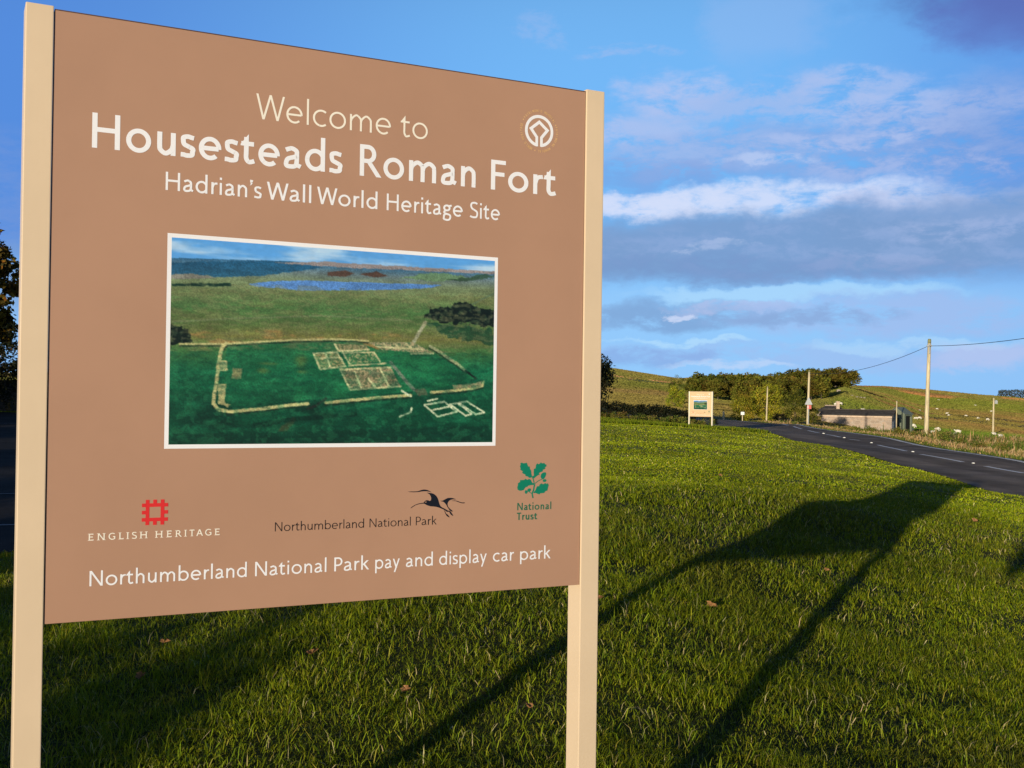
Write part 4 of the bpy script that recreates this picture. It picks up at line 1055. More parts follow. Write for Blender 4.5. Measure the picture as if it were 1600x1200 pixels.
near_tree(1059, 587, 646, 190, 36, OLIVE, 31, 'hedgerow_tree', 'round topped olive tree left of the wood, behind a paler bush', .6, .42)
near_tree(1055, 603, 648, 150, 38, YELL, 32, 'thicket', 'pale yellow green bush in front of the round topped olive tree', .5, .5, .02)
TG_ = 'yellow green thickets beside the road bend'
near_tree(1197, 599, 660, 118, 66, YELL, 33, 'thicket', 'tallest yellow green thicket, behind the slender roadside pole', .5, .5, .02, 110, 60, .018, TG_, cr_=.10)
near_tree(1162, 618, 659, 116, 50, YELL, 34, 'thicket', 'low yellow green thicket behind the small white roadside board', .5, .5, .02, 80, 55, .02, TG_, cr_=.105)
near_tree(1243, 609, 662, 114, 50, OLIVE, 35, 'thicket', 'olive brown thicket left of the warning triangle', .5, .5, .02, 90, 60, .02, TG_, cr_=.105)
near_tree(1270, 634, 663, 116, 28, OLIVE, 36, 'thicket', 'small olive thicket between the warning triangle and the stone barn', .5, .5, .02, 40, 55, .028, TG_)
near_tree(1218, 644, 661, 112, 26, DARK, 37, 'thicket', 'small dark thicket at the road bend', .45, .5, .02, 30, 50, .03, TG_)
near_tree(896, 543, 640, 80, 148, DARK, 38, 'evergreen_tree', 'dark evergreen tree, shade painted into its leaves, showing just right of the big sign post', .5, .48, .03, 150, 80, .014, None, 1.0, None, .085, .3)
# left of the big sign: autumn trees behind the car park wall
LGp = 'autumn trees behind the car park wall'
near_tree(-52, 338, 610, 52, 196, GOLD, 41, 'autumn_tree', 'golden brown autumn tree at the left edge, behind the dark car park wall', .55, .46, .03, 260, 90, .021, LGp, 1.0, None, .07, .3)
near_tree(-300, 330, 606, 56, 230, GOLD, 42, 'autumn_tree', 'golden autumn tree beyond the left edge of the picture', .62, .40, .03, 110, 60, .02, LGp, .8, None, .08)

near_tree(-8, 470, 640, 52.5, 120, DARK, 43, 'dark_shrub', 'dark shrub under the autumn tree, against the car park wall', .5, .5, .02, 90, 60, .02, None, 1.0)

# hedge at the back of the lawn
def hedge(name, label, cat, x0, x1, y, top, depth, pal, seed, dens=60, leaf=.05, base=None):
    rng = np.random.RandomState(seed); n = int((x1 - x0) * dens); xs = rng.uniform(x0, x1, n); zb = h(xs, np.full(n, y)); zt = np.array([top(q) for q in xs]) + (vnoise(xs * 2.2, xs * 0, seed, 3) - .5) * .35
    z = zb + (zt - zb) * rng.uniform(0, 1, n) ** .75
    V, Fq, cl = leaves(np.stack([xs, y + rng.uniform(-depth, depth, n), z], 1), np.full(n, .2), 14, leaf, pal, [1] * len(pal), rng)
    o = link(name, V, Fq, M_LEAF, None, cl); return tag(o, label, cat)


def htop(x):
    px = 800 + F * x / 77.0; return at(px, np.interp(px, [700, 960, 1070, 1090], [624, 629, 641, 650]), 77.0)[2]
hedge('hedge', 'long dark hedge, shade painted into its leaves, along the back of the lawn, below the hill', 'hedge', -6, 12.6, 77.0, htop, .35, DARK, 51, 90, .06)
bx = list(np.linspace(5.3, 13.2, 13)); proto_b = None
lb = ['bracken clump next to the big sign post', 'second bracken clump along the hedge foot', 'third bracken clump along the hedge foot', 'fourth bracken clump along the hedge foot', 'bracken clump midway along the hedge foot', 'sixth bracken clump along the hedge foot', 'bracken clump two left of the far sign', 'bracken clump just left of the far sign', 'bracken clump behind the left post of the far sign', 'bracken clump seen below the far sign board', 'bracken clump behind the right post of the far sign', 'bracken clump just right of the far sign', 'last bracken clump, beside the road bend']
pb = [make_tree('bracken_clump', 'x', 'bush', None, BRACK, [1, 1, .8, 1], 60 + i, 1.0, 1.0, .45, .5, 26, 34, .045, 0, .2, 1.0, .16) for i in range(3)]
for i, x in enumerate(bx):
    o = pb[i] if i < 3 else copy_tree(pb[i % 3])
    y = 73.2 + rt2.uniform(-.5, .5) + (0.5 if i > 8 else 0)
    put(o, x, y, hz(x, y), rt2.uniform(.75, 1.05), rt2.uniform(.5, .75), rt2.uniform(0, 6), 'yellow green ' + lb[i], 'bracken clumps along the hedge foot')

# weedy bushes on the far verge
VB = [((1478, 690), 58, 30, 'dark leafy'), ((1500, 691), 57, 22, 'spiky green'), ((1530, 697), 52, 24, 'low green'), ((1405, 682), 68, 22, 'olive'), ((1430, 684), 66, 18, 'tan tinged'), ((1360, 676), 78, 20, 'small olive'), ((1568, 703), 48, 26, 'straggly'), ((1338, 672), 84, 18, 'tiny')]
wh = ['right of the tall utility pole', 'below the right group of sheep', 'below the distant pole with the transformer', 'below the green shed', 'left of the tall utility pole', 'below the stone barn', 'near the right edge of the picture', 'at the far end of the verge']
for i, ((px, py), Z, wp, ad) in enumerate(VB):
    o = copy_tree(pb[i % 3]); x = (px - 800) / F * Z; ww = wp / F * Z
    put(o, x, Z, hz(x, Z) - .05, ww, ww * .75, rt2.uniform(0, 6), ad + ' weedy bush on the far verge, ' + wh[i], 'weedy bushes on the far verge')
    o.name = 'weedy_bush'

# plantation on the skyline
rngp = np.random.RandomState(77); cs = []; rr_ = []
for px in np.arange(1561, 1760, 2.2):
    top = 610.5 + rngp.uniform(-.7, .9); Z = 1090 + rngp.uniform(-15, 15); p = at(px, top, Z); z0 = hz(p[0], Z)
    for f in np.linspace(0, 1, 7): cs.append((p[0], Z, z0 + (p[2] - z0) * f)); rr_.append(1.5 - 0.5 * f)
V, Fq, cl = leaves(cs, rr_, 14, .55, [(.03, .045, .02), (.045, .055, .025), (.055, .05, .025)], [1, 1, .6], rngp)
tag(link('conifer_plantation', V, Fq, M_LEAF, None, cl), 'dark far conifer plantation on the skyline', 'wood', None, 'stuff')

# unseen trees behind the photographer's left shoulder that shade the car park, and shrubs added to shade the near lawn
SG = 'trees shading the car park'
for i, (x, y, ht, wd, lab) in enumerate(((-18, -6, 3.8, 6, 'nearest'), (-24, -2, 4.6, 7, 'second'), (-32, 4, 6.4, 8, 'third'), (-40, 9, 8.5, 10, 'fourth'), (-46, 14, 9, 11, 'farthest'))):
    o = make_tree('shade_tree', lab + ' leafy tree along the left side of the car park', 'tree', SG, OLIVE, [1, 1, 1, 1, 1], 200 + i, wd, ht, .55, .46, 110, 60, .022, .03, .2, 1.0, .11)
    o.location = (x, y, hz(x, y) - .1)
for i, (x, y, ht, wd) in enumerate(((-7.0, -9.6, 1.62, 1.9), (-8.5, -9.0, 2.25, 2.1), (-10.2, -8.3, 2.6, 2.5), (-12.0, -7.6, 2.8, 2.7), (-13.9, -6.8, 2.9, 2.8))):
    o = make_tree('shrub', ('nearest', 'second', 'third', 'fourth', 'farthest')[i] + ' unseen low shrub added to shade the near lawn', 'bush', 'shrubs added to shade the lawn', OLIVE, [1, 1, 1, 1, 1], 220 + i, wd, ht, .5, .5, 55, 70, .032, .02, .2, 1.0, .15)
    o.location = (x, y, hz(x, y))


# ------------------------------------------------------------------ walls and buildings
def brick(name, c1, c2, mortar, scale, bumpy=.6, bw=.5, rh=.25):
    m = bpy.data.materials.new(name); m.use_nodes = True; t = NT(m.node_tree); b = t.n['Principled BSDF']
    tcn = t.new('ShaderNodeTexCoord'); v = tcn.outputs['Object']
    vo = t.new('ShaderNodeTexVoronoi'); vo.inputs['Scale'].default_value = scale
    mp = t.new('ShaderNodeMapping'); mp.inputs['Scale'].default_value = (1, 1, 1.9); t.l.new(v, mp.inputs[0]); t.l.new(mp.outputs[0], vo.inputs['Vector'])
    ve = t.new('ShaderNodeTexVoronoi', feature='DISTANCE_TO_EDGE'); ve.inputs['Scale'].default_value = scale; t.l.new(mp.outputs[0], ve.inputs['Vector'])
    s3 = t.new('ShaderNodeSeparateColor'); t.l.new(vo.outputs['Color'], s3.inputs[0])
    c = t.mix(s3.outputs[0], c1, c2); c = t.mix(t.ss(ve.outputs[0], .02, .07), mortar, c)
    n = t.noise(v, 9, 5, .6); c = t.mix(1.0, c, t.mix(n, (.7, .7, .7), (1.25, 1.25, 1.25)), 'MULTIPLY'); t.put(b.inputs['Base Color'], c); b.inputs['Roughness'].default_value = .9
    bp = t.new('ShaderNodeBump'); bp.inputs['Strength'].default_value = bumpy; t.put(bp.inputs['Height'], t.ss(ve.outputs[0], 0, .1)); t.l.new(bp.outputs[0], b.inputs['Normal'])
    return m


M_STONE = brick('barn_stone', (.42, .31, .22), (.30, .235, .175), (.40, .34, .27), 2.2)
M_DSTONE = brick('wall_stone', (.06, .052, .045), (.035, .03, .028), (.02, .018, .016), 2.6)  # stone darkened in place of shade on the wall
M_SLATE = material('slate', (.085, .075, .064), .9, .3, 2.0, .5, .05, stretch=(1, 1, 4))
M_EAVE = material('eave_stone', (.60, .46, .33), .8, .15, 3)
M_DOOR = material('blue_grey_paint', (.16, .19, .23), .5, .1, 3)
M_GREEN = material('green_sheet', (.145, .17, .115), .55, .12, 4, .25, .4, stretch=(14, 14, .3))
M_GREENR = material('green_roof_sheet', (.16, .19, .14), .55, .12, 4, .25, .4, stretch=(14, .3, 1))
M_SHADE = material('painted_shade', (.012, .012, .012), .9, .2, 3)


def frame(A, B, zb):
    u = np.array([B[0] - A[0], B[1] - A[1]]); L = np.linalg.norm(u); a = math.atan2(u[1], u[0]); return L, a


# stone barn beside the road
A = at(1283, 648.5, 142); B = at(1393.5, 651, 138.3); L, ang = frame(A, B, 0); zt = (A[2] + B[2]) / 2; zb = -3.4
barn = empty('stone_barn', (A[0], A[1], zb), 'long low stone barn with dark slate roof below the road', 'barn', None, ang)
H_ = zt - zb; D_ = 4.6; rise = .58
bm = bmesh.new(); box(bm, 0, L, 0, D_, 0, H_)
for x in (0, L):
    vs = [bm.verts.new((x, 0.002, H_ + .002)), bm.verts.new((x, D_ - .002, H_ + .002)), bm.verts.new((x, D_ / 2, H_ + rise))]
    bm.faces.new(vs)
from_bm('wall', bm, M_STONE, barn)
bm = bmesh.new(); box(bm, -.05, L + .05, -.16, -.003, H_ - .16, H_ + .03, .02); from_bm('eave_course', bm, M_EAVE, barn)
bm = bmesh.new(); o1 = .22; th = .10
for y0_, y1_ in ((-.24, D_ / 2), (D_ + .24, D_ / 2)):
    z0_ = H_ + .02 - .24 * rise / (D_ / 2) + .06; z1_ = H_ + rise + .06
    vs = [bm.verts.new(p) for p in ((-o1, y0_, z0_), (L + o1, y0_, z0_), (L + o1, y1_, z1_), (-o1, y1_, z1_), (-o1, y0_, z0_ + th), (L + o1, y0_, z0_ + th), (L + o1, y1_, z1_ + th), (-o1, y1_, z1_ + th))]
    for f in ((0, 1, 2, 3), (4, 5, 6, 7), (0, 1, 5, 4), (1, 2, 6, 5), (2, 3, 7, 6), (3, 0, 4, 7)): bm.faces.new([vs[i] for i in f])
bmesh.ops.recalc_face_normals(bm, faces=bm.faces)
roof = from_bm('roof', bm, M_SLATE, barn)
bm = bmesh.new(); box(bm, -o1 - .02, L + o1 + .02, D_ / 2 - .14, D_ / 2 + .14, H_ + rise + .14, H_ + rise + .24, .03); from_bm('ridge', bm, M_SLATE, roof)
bm = bmesh.new(); box(bm, L + .003, L + .06, .9, 2.1, .2, 2.3, .01); from_bm('door', bm, M_DOOR, barn)

# second roof and chimney behind it
A2 = at(1276, 643, 172); B2 = at(1294.5, 643, 168); L2, a2 = frame(A2, B2, 0)
hb = empty('outbuilding', (A2[0], A2[1], hz(A2[0], 172) - .4), 'small outbuilding with slate roof and tall chimney behind the left end of the barn', 'building', None, a2)
H2 = A2[2] - hb.location.z; top2 = at(1286, 634.6, 172)[2] - hb.location.z
bm = bmesh.new(); box(bm, 0, L2, 0, 3, 0, H2); from_bm('wall', bm, M_STONE, hb)
bm = bmesh.new()
for y0_, y1_ in ((-.15, 1.5), (3.15, 1.5)):
    vs = [bm.verts.new(p) for p in ((-.1, y0_, H2), (L2 + .1, y0_, H2), (L2 + .1, y1_, top2), (-.1, y1_, top2), (-.1, y0_, H2 + .08), (L2 + .1, y0_, H2 + .08), (L2 + .1, y1_, top2 + .08), (-.1, y1_, top2 + .08))]
    for f in ((0, 1, 2, 3), (4, 5, 6, 7), (0, 1, 5, 4), (1, 2, 6, 5), (2, 3, 7, 6), (3, 0, 4, 7)): bm.faces.new([vs[i] for i in f])
bmesh.ops.recalc_face_normals(bm, faces=bm.faces); rf = from_bm('roof', bm, M_SLATE, hb)
bm = bmesh.new(); box(bm, -.12, L2 - .25, 1.38, 1.62, top2 + .06, top2 + .2, .03); from_bm('ridge', bm, M_EAVE, rf)
ct = at(1296.5, 628, 170)[2] - hb.location.z
bm = bmesh.new(); box(bm, L2 + .02, L2 + .38, 1.2, 1.6, 0, ct, .02); box(bm, L2 - .03, L2 + .43, 1.15, 1.65, ct + .002, ct + .12, .02); from_bm('chimney', bm, M_EAVE, hb)

# green shed
As = at(1387, 644, 147.4); Bs = at(1413.5, 648, 145.6); Ls, as_ = frame(As, Bs, 0); zs = hz(Bs[0], Bs[1]) - .6
shed = empty('shed', (As[0], As[1], zs), 'small green sheet metal shed with open dark side, right of the barn', 'shed', None, as_)
Hs = at(1400, 646.8, 146.5)[2] - zs; ap = at(1400, 637, 146.5)[2] - zs; Ds = 2.0
bm = bmesh.new()
P_ = [(0, 0, 0), (Ls, 0, 0), (Ls, 0, Hs), (Ls / 2, 0, ap), (0, 0, Hs)]
f1 = [bm.verts.new(p) for p in P_]; f2 = [bm.verts.new((p[0], Ds, p[2])) for p in P_]
bm.faces.new(f1); bm.faces.new(f2[::-1]); bm.faces.new([f1[0], f1[4], f2[4], f2[0]])
# right side: a frame round a wide opening
e0 = bm.verts.new((Ls, .35, 0)); e1 = bm.verts.new((Ls, .35, Hs - .25)); e2 = bm.verts.new((Ls, Ds - .2, Hs - .25)); e3 = bm.verts.new((Ls, Ds - .2, 0))
bm.faces.new([f1[1], e0, e1, f1[2]]); bm.faces.new([f1[2], e1, e2, f2[2]]); bm.faces.new([e3, f2[1], f2[2], e2])
from_bm('wall', bm, M_GREEN, shed)
bm = bmesh.new()
for xa, xb in ((-.12, Ls / 2), (Ls + .12, Ls / 2)):
    za = Hs - .12 * (ap - Hs) / (Ls / 2) + .03; zc = ap + .03
    vs = [bm.verts.new(p) for p in ((xa, -.14, za), (xa, Ds + .1, za), (xb, Ds + .1, zc), (xb, -.14, zc), (xa, -.14, za + .05), (xa, Ds + .1, za + .05), (xb, Ds + .1, zc + .05), (xb, -.14, zc + .05))]
    for f in ((0, 1, 2, 3), (4, 5, 6, 7), (0, 1, 5, 4), (1, 2, 6, 5), (2, 3, 7, 6), (3, 0, 4, 7)): bm.faces.new([vs[i] for i in f])
bmesh.ops.recalc_face_normals(bm, faces=bm.faces); from_bm('roof', bm, M_GREENR, shed)
bm = bmesh.new(); box(bm, .1, Ls - .1, .1, Ds - .1, .02, .06); box(bm, .3, Ls - .25, .3, Ds - .25, .06, Hs - .1); from_bm('painted_shade', bm, M_SHADE, shed)  # solid dark box standing in for the shade inside
for xx_ in (0.02,):
    bm = bmesh.new(); box(bm, Ls * .5 - .35, Ls * .5 + .35, -.05, -.004, .1, Hs - .5, .01); from_bm('door', bm, M_SHADE, shed)  # dark slab standing in for a shaded door gap

# car park wall
WV = []
bm = bmesh.new()
xs = np.linspace(-46, -8, 60)
for x0_, x1_ in zip(xs[:-1], xs[1:]):
    r = bmesh.ops.create_cube(bm, size=1.0); xm = (x0_ + x1_) / 2; zg = hz(xm, 55.5); tp = 1.95 + rt2.uniform(-.04, .04)
    for v in r['verts']: v.co = Vector((xm + v.co.x * (x1_ - x0_), 55.5 + v.co.y * .5, (zg - .3 + tp) / 2 + v.co.z * (tp - zg + .3)))
tag(from_bm('boundary_wall', bm, M_DSTONE), 'stone boundary wall, shade painted into its dark colour, along the far side of the car park', 'wall')


# ------------------------------------------------------------------ poles, wires and small signs
M_WOOD = material('weathered_pole', (.56, .47, .29), .85, .28, 2.5, .5, .15, stretch=(5, 5, .5))
M_WOODT = material('mossy_pole_top', (.20, .20, .10), .9, .3, 6, .5, .1)
M_GALV = material('grey_metal', (.36, .38, .38), .5, .1, 6)
M_WIRE = material('wire', (.03, .03, .035), .6, .1, 4)
M_SWHITE = material('white_sign', (.78, .78, .76), .5, .06, 6)
M_SGREY = material('grey_sign', (.44, .46, .47), .5, .06, 6)
M_SRED = material('red_plate', (.62, .15, .13), .5, .08, 6)


def pole(px0, py0, px1, py1, Z, w_px, label, rings=True, group='wooden poles beyond the road'):
    b = at(px0, py0, Z); t = at(px1, py1, Z); zg = min(b[2], hz(b[0], Z)); wd = w_px / F * Z / 2
    root = empty('utility_pole', (b[0], Z, zg), label, 'pole', group)
    d = (t - b); Vv, Ff = tube([(0, 0, -.5), (0, 0, (b[2] - zg) + .01), tuple(d * .5 + (0, 0, b[2] - zg)), tuple(d * .955 + (0, 0, b[2] - zg))], [wd * 1.15, wd * 1.12, wd, wd * .86], 12)
    link('shaft', Vv, Ff, M_WOOD, root, None, True)
    Vv, Ff = tube([tuple(d * .954 + (0, 0, b[2] - zg)), tuple(d * .99 + (0, 0, b[2] - zg)), tuple(d + (0, 0, b[2] - zg))], [wd * .88, wd * .88, wd * .6], 12)
    link('cap', Vv, Ff, M_WOODT, root, None, False)
    return root, t


p1, t1 = pole(1447, 681, 1452.3, 529.5, 71, 6.0, 'tall weathered utility pole carrying the wire, beside the road at right')
wa = at(1450.8, 540.5, 71)
bm = bmesh.new(); c_ = Vector((wa[0], wa[1], wa[2])) - p1.location; box(bm, c_.x - .16, c_.x + .16, c_.y - .16, c_.y - .10, c_.z - .05, c_.z + .05, .01); box(bm, c_.x - .03, c_.x + .03, c_.y - .2, c_.y - .14, c_.z - .5, c_.z + .1, .01)
from_bm('bracket', bm, M_GALV, p1)
p2, t2 = pole(1262, 658, 1264.6, 578, 104, 3.6, 'weathered pole behind the warning triangle, at the road bend')
p3, t3 = pole(1197.5, 658, 1199.4, 603, 108, 2.2, 'slender pale pole in front of the tallest yellow thicket')
p4, t4 = pole(1551.8, 668, 1552.8, 620, 190, 2.6, 'small distant pole with a grey transformer box, in the right hand field')
c4_ = Vector(at(1555, 628.4, 190)) - p4.location
bm = bmesh.new(); box(bm, c4_.x - .22, c4_.x + .22, c4_.y - .5, c4_.y - .15, c4_.z - .28, c4_.z + .28, .03); box(bm, c4_.x - .12, c4_.x + .12, c4_.y - .42, c4_.y - .22, c4_.z + .281, c4_.z + .36, .02); from_bm('transformer', bm, M_GALV, p4)
b5 = at(1400.8, 652, 140)
pz = empty('post', (b5[0], 140, hz(b5[0], 140)), 'thin pale post standing before the green shed', 'post')
tp5 = at(1400.9, 627, 140)[2] - pz.location.z
Vv, Ff = tube([(0, 0, -.3), (0, 0, tp5 * .5), (.02, 0, tp5)], [.075, .07, .06], 8); link('shaft', Vv, Ff, M_WOOD, pz, None, True)
Vv, Ff = tube([(.02, 0, tp5), (.02, 0, tp5 + .04)], [.075, .05], 8); link('cap', Vv, Ff, M_GALV, pz)


def wire(a, b, sag, label):
    a = np.array(a); b = np.array(b); n = 26; P = []
    for i in range(n + 1):
        t = i / n; p = a * (1 - t) + b * t; p[2] -= sag * 4 * t * (1 - t); P.append(tuple(p))
    Vv, Ff = tube(P, .015, 6); return tag(link('overhead_wire', Vv, Ff, M_WIRE, None, None, True), label, 'wire', 'overhead wires')


wire(wa, at(1264.2, 583.5, 104) - (0, .2, 0), .62, 'thin overhead wire sagging left from the tall pole towards the wood')
wb = at(1760, 500, 42); wire(wa, wb, .25, 'thin overhead wire running from the tall pole out to the right')
pole(1756, 700, 1760, 488, 42.2, 9, 'weathered pole beyond the right edge, holding the other end of the wire')

# warning triangle
b6 = at(1262.9, 663, 100); zg = hz(b6[0], 100)
wsn = empty('warning_sign', (b6[0], 100, zg), 'pale triangular road sign with red plate below on a thin post', 'sign')
T = lambda px, py: at(px, py, 100) - np.array([b6[0], 100, zg])
tt = T(1263, 621)
Vv, Ff = tube([(0, 0, -.3), (0, 0, tt[2] - .1)], .045, 8); link('post', Vv, Ff, M_GALV, wsn, None, True)
bm = bmesh.new(); tri = [(-.31, T(0, 631.7)[2]), (.31, T(0, 631.7)[2]), (0, T(0, 621.2)[2])]
z0_ = T(1263, 631.7)[2]; z1_ = T(1263, 621.2)[2]; tri = [(-.34, z0_), (-.29, z0_ - .03), (.29, z0_ - .03), (.34, z0_), (.04, z1_), (-.04, z1_)]
fa = [bm.verts.new((x, -.07, z)) for x, z in tri]; fb_ = [bm.verts.new((x, -.055, z)) for x, z in tri]; bm.faces.new(fa); bm.faces.new(fb_[::-1])
for i in range(6): bm.faces.new([fa[i], fb_[i], fb_[(i + 1) % 6], fa[(i + 1) % 6]])
bmesh.ops.recalc_face_normals(bm, faces=bm.faces); from_bm('triangle', bm, M_SGREY, wsn)
bm = bmesh.new(); za, zb_ = T(1263, 639)[2], T(1263, 633)[2]; box(bm, -.13, .24, -.07, -.055, za, zb_, .006); from_bm('plate', bm, M_SRED, wsn)
bm = bmesh.new(); box(bm, -.10, -.02, -.074, -.0705, za + .04, zb_ - .04); from_bm('plate_strip', bm, M_SWHITE, wsn)
# small white board and gate post at the bend
b7 = at(1160, 655, 106); z7 = hz(b7[0], 106); ws2 = empty('roadside_board', (b7[0], 106, z7), 'small blank white board on a short post at the road bend', 'sign')
T7 = lambda px, py: at(px, py, 106)[2] - z7
Vv, Ff = tube([(0, 0, -.3), (0, 0, T7(1160, 648))], .05, 8); link('post', Vv, Ff, M_WOOD, ws2, None, True)
bm = bmesh.new(); box(bm, -.17, .17, -.08, -.055, T7(1160, 648.3), T7(1160, 643.5), .008); from_bm('board', bm, M_SWHITE, ws2)
b8 = at(1130.5, 653, 112); z8 = hz(b8[0], 112); bm = bmesh.new(); tp8 = max(at(1130.5, 646, 112)[2] - z8, .8); box(bm, -.09, .09, -.09, .09, -.3, tp8, .02)
bmesh.ops.create_cone(bm, cap_ends=True, segments=4, radius1=.12, radius2=.02, depth=.1, matrix=Matrix.Translation((0, 0, tp8 + .051)) @ Matrix.Rotation(R(45), 4, 'Z'))
o = from_bm('gate_post', bm, M_WOOD); o.location = (b8[0], 112, z8); tag(o, 'short wooden gate post between the far sign and the white board', 'post')


# ------------------------------------------------------------------ bodies grown from skeletons
def skin_mesh(name, pts, edges, radii, root, levels=1):
    me = bpy.data.meshes.new(name); me.from_pydata(pts, edges, []); o = bpy.data.objects.new(name, me); col.objects.link(o)
    md = o.modifiers.new('skin', 'SKIN'); md.use_smooth_shade = True
    for i, r_ in enumerate(radii):
        me.skin_vertices[0].data[i].radius = r_ if isinstance(r_, tuple) else (r_, r_)
    me.skin_vertices[0].data[root].use_root = True
    sb = o.modifiers.new('subd', 'SUBSURF'); sb.levels = levels; sb.render_levels = levels
    dg = bpy.context.evaluated_depsgraph_get(); dg.update(); m2 = bpy.data.meshes.new_from_object(o.evaluated_get(dg))
    bpy.data.objects.remove(o); m2.name = name; m2.polygons.foreach_set('use_smooth', np.ones(len(m2.polygons), bool))
    return m2


M_WOOL = material('fleece', (.70, .65, .53), .95, .12, 14, .8, .05)
def sheep_mesh(name, graze, lying):
    z = .32 if lying else .62
    P = [(0, 0, z), (.32, 0, z + .02), (.50, 0, z + .04), (-.30, 0, z + .01), (-.50, 0, z + .02)]; Rr = [.27, .25, .15, .27, .16]
    E_ = [(0, 1), (1, 2), (0, 3), (3, 4)]
    hd = [(.62, 0, z - .12), (.70, 0, z - .36), (.74, 0, z - .50)] if graze else [(.60, 0, z + .16), (.68, 0, z + .24), (.84, 0, z + .15)]
    b = len(P); P += hd; Rr += [.11, .10, .06]; E_ += [(2, b), (b, b + 1), (b + 1, b + 2)]
    e = len(P); q = hd[1]; P += [(q[0] - .04, .13, q[2] + .03), (q[0] - .04, -.13, q[2] + .03)]; Rr += [.03, .03]; E_ += [(b + 1, e), (b + 1, e + 1)]
    for sx, r0 in ((.34, 1), (-.36, 3)):
        for sy in (-.13, .13):
            i = len(P)
            if lying: P += [(sx, sy * 1.6, .14), (sx + .2, sy * 1.9, .07)]; Rr += [.08, .05]; E_ += [(r0, i), (i, i + 1)]
            else: P += [(sx, sy, .42), (sx + (.02 if sx > 0 else -.05), sy, .22), (sx, sy, .0)]; Rr += [.09, .05, .045]; E_ += [(r0, i), (i, i + 1), (i + 1, i + 2)]
    i = len(P); P += [(-.62, 0, z - .08)]; Rr += [.06]; E_ += [(4, i)]
    m_ = skin_mesh(name, P, E_, Rr, 0, 1); m_.materials.append(M_WOOL); return m_


SM = [sheep_mesh('sheep', True, False), sheep_mesh('sheep', False, False), sheep_mesh('sheep', False, True)]
near_s = [(1425.8, 669, 9, 0, 'upper of the two sheep just left of the tall pole'), (1423, 673, 8, 2, 'lower of the two sheep just left of the tall pole'), (1464.5, 674, 7, 0, 'sheep just right of the tall pole'), (1455, 677.5, 7, 2, 'low sheep half hidden in weeds at the foot of the tall pole'),
          (1497, 678, 9, 1, 'upper right sheep of the pair in the weeds right of the tall pole'), (1491, 681, 9, 2, 'lower left sheep of the pair in the weeds right of the tall pole'), (1553.5, 679.5, 6, 2, 'left of the two sheep lying below the transformer pole'), (1563.5, 682.5, 7, 2, 'right of the two sheep lying below the transformer pole'),
          (1385.5, 666.5, 8, 0, 'largest sheep below the right end of the barn'), (1397.5, 665.5, 5, 2, 'small sheep right below the barn gable'), (1482.6, 650.5, 4, 0, 'larger of two sheep high in the green field right of the tall pole'), (1479.5, 647.5, 3.5, 1, 'smaller of two sheep high in the green field right of the tall pole'),
          (1509.5, 651.3, 3.5, 0, 'lone sheep midway between the two right hand poles'), (1543, 657.3, 5, 0, 'sheep just left of the transformer pole foot'), (1528.5, 655, 3, 0, 'small sheep left of the transformer pole foot'), (1548.7, 644.2, 3.5, 1, 'sheep beside the shaft of the transformer pole'),
          (1524.3, 634.5, 4, 2, 'sheep alone on the bright green slope'), (1463.8, 640.3, 3.5, 0, 'sheep just right of the tall pole, on the brown bank'), (1436.5, 642, 3.5, 2, 'sheep left of the tall pole above the two grazing ones'), (1436.4, 655.2, 4, 0, 'right of two sheep between the shed and the tall pole'), (1431.3, 656, 3.5, 0, 'left of two sheep between the shed and the tall pole'),
          (1306.3, 634, 4, 0, 'left upper sheep of the group behind the barn chimney'), (1309.6, 633, 3.5, 1, 'middle sheep of the group behind the barn chimney'), (1313.2, 633.2, 4, 0, 'right sheep of the group behind the barn chimney'), (1304, 637.5, 5, 1, 'lowest sheep of the group behind the barn chimney'), (1349.2, 641.5, 3.5, 2, 'lone sheep above the middle of the barn roof'),
          (1518.3, 617.5, 3, 2, 'left of two sheep on the right skyline'), (1530, 619.7, 3.2, 2, 'right of two sheep on the right skyline'), (1467, 625.7, 3, 2, 'sheep below the bare reddish patch'), (1582, 629.5, 3, 2, 'sheep nearest the right edge, below the plantation')]
for i, (px, py, wp, kd, lab) in enumerate(near_s):
    o = bpy.data.objects.new('sheep', SM[kd]); col.objects.link(o)
    g = ground(px, py, 95 if px > 1300 else 120); wp = wp * 1.05
    o.location = (g[0], g[1], g[2] - .02); s_ = min(max(wp / F * g[1] / 1.2, .75), 1.5); o.scale = (s_, s_, s_); o.rotation_euler = (0, 0, rt2.choice([0, 3.14]) + rt2.uniform(-.5, .5))
    tag(o, 'white ' + lab, 'sheep', 'sheep grazing beyond the road')

M_ROCK = material('pale_rock', (.36, .30, .24), .9, .25, 2, .8, .1)
for i, (px, py, lab) in enumerate(((1331, 619, 'leftmost pale boulder on the grassy knoll below the wood'), (1338.5, 621, 'tallest pale boulder right of the first on the knoll'), (1344.5, 622, 'second boulder from the right on the knoll'), (1350, 622.8, 'rightmost pale boulder on the grassy knoll'), (1310, 612, 'pale rock outcrop near the top of the knoll'), (1305, 605.5, 'rocky outcrop at the foot of the tall trees'))):
    bm = bmesh.new(); bmesh.ops.create_icosphere(bm, subdivisions=3, radius=1.0); rr2 = np.random.RandomState(300 + i); k3 = rr2.normal(size=(9, 3))
    for v in bm.verts:
        d = 1 + sum(.09 * math.sin(2.2 * v.co.dot(Vector(q)) + j) for j, q in enumerate(k3)); v.co *= d; v.co.z *= .8
    o = from_bm('boulder', bm, M_ROCK); g = ground(px, py, 150); s_ = 1.9 / F * g[1] * (1.4 if i > 3 else 1); o.scale = (s_ * 1.2, s_, s_); o.location = (g[0], g[1], g[2] + s_ * .3)
    tag(o, lab, 'boulder', 'boulders on the knoll')

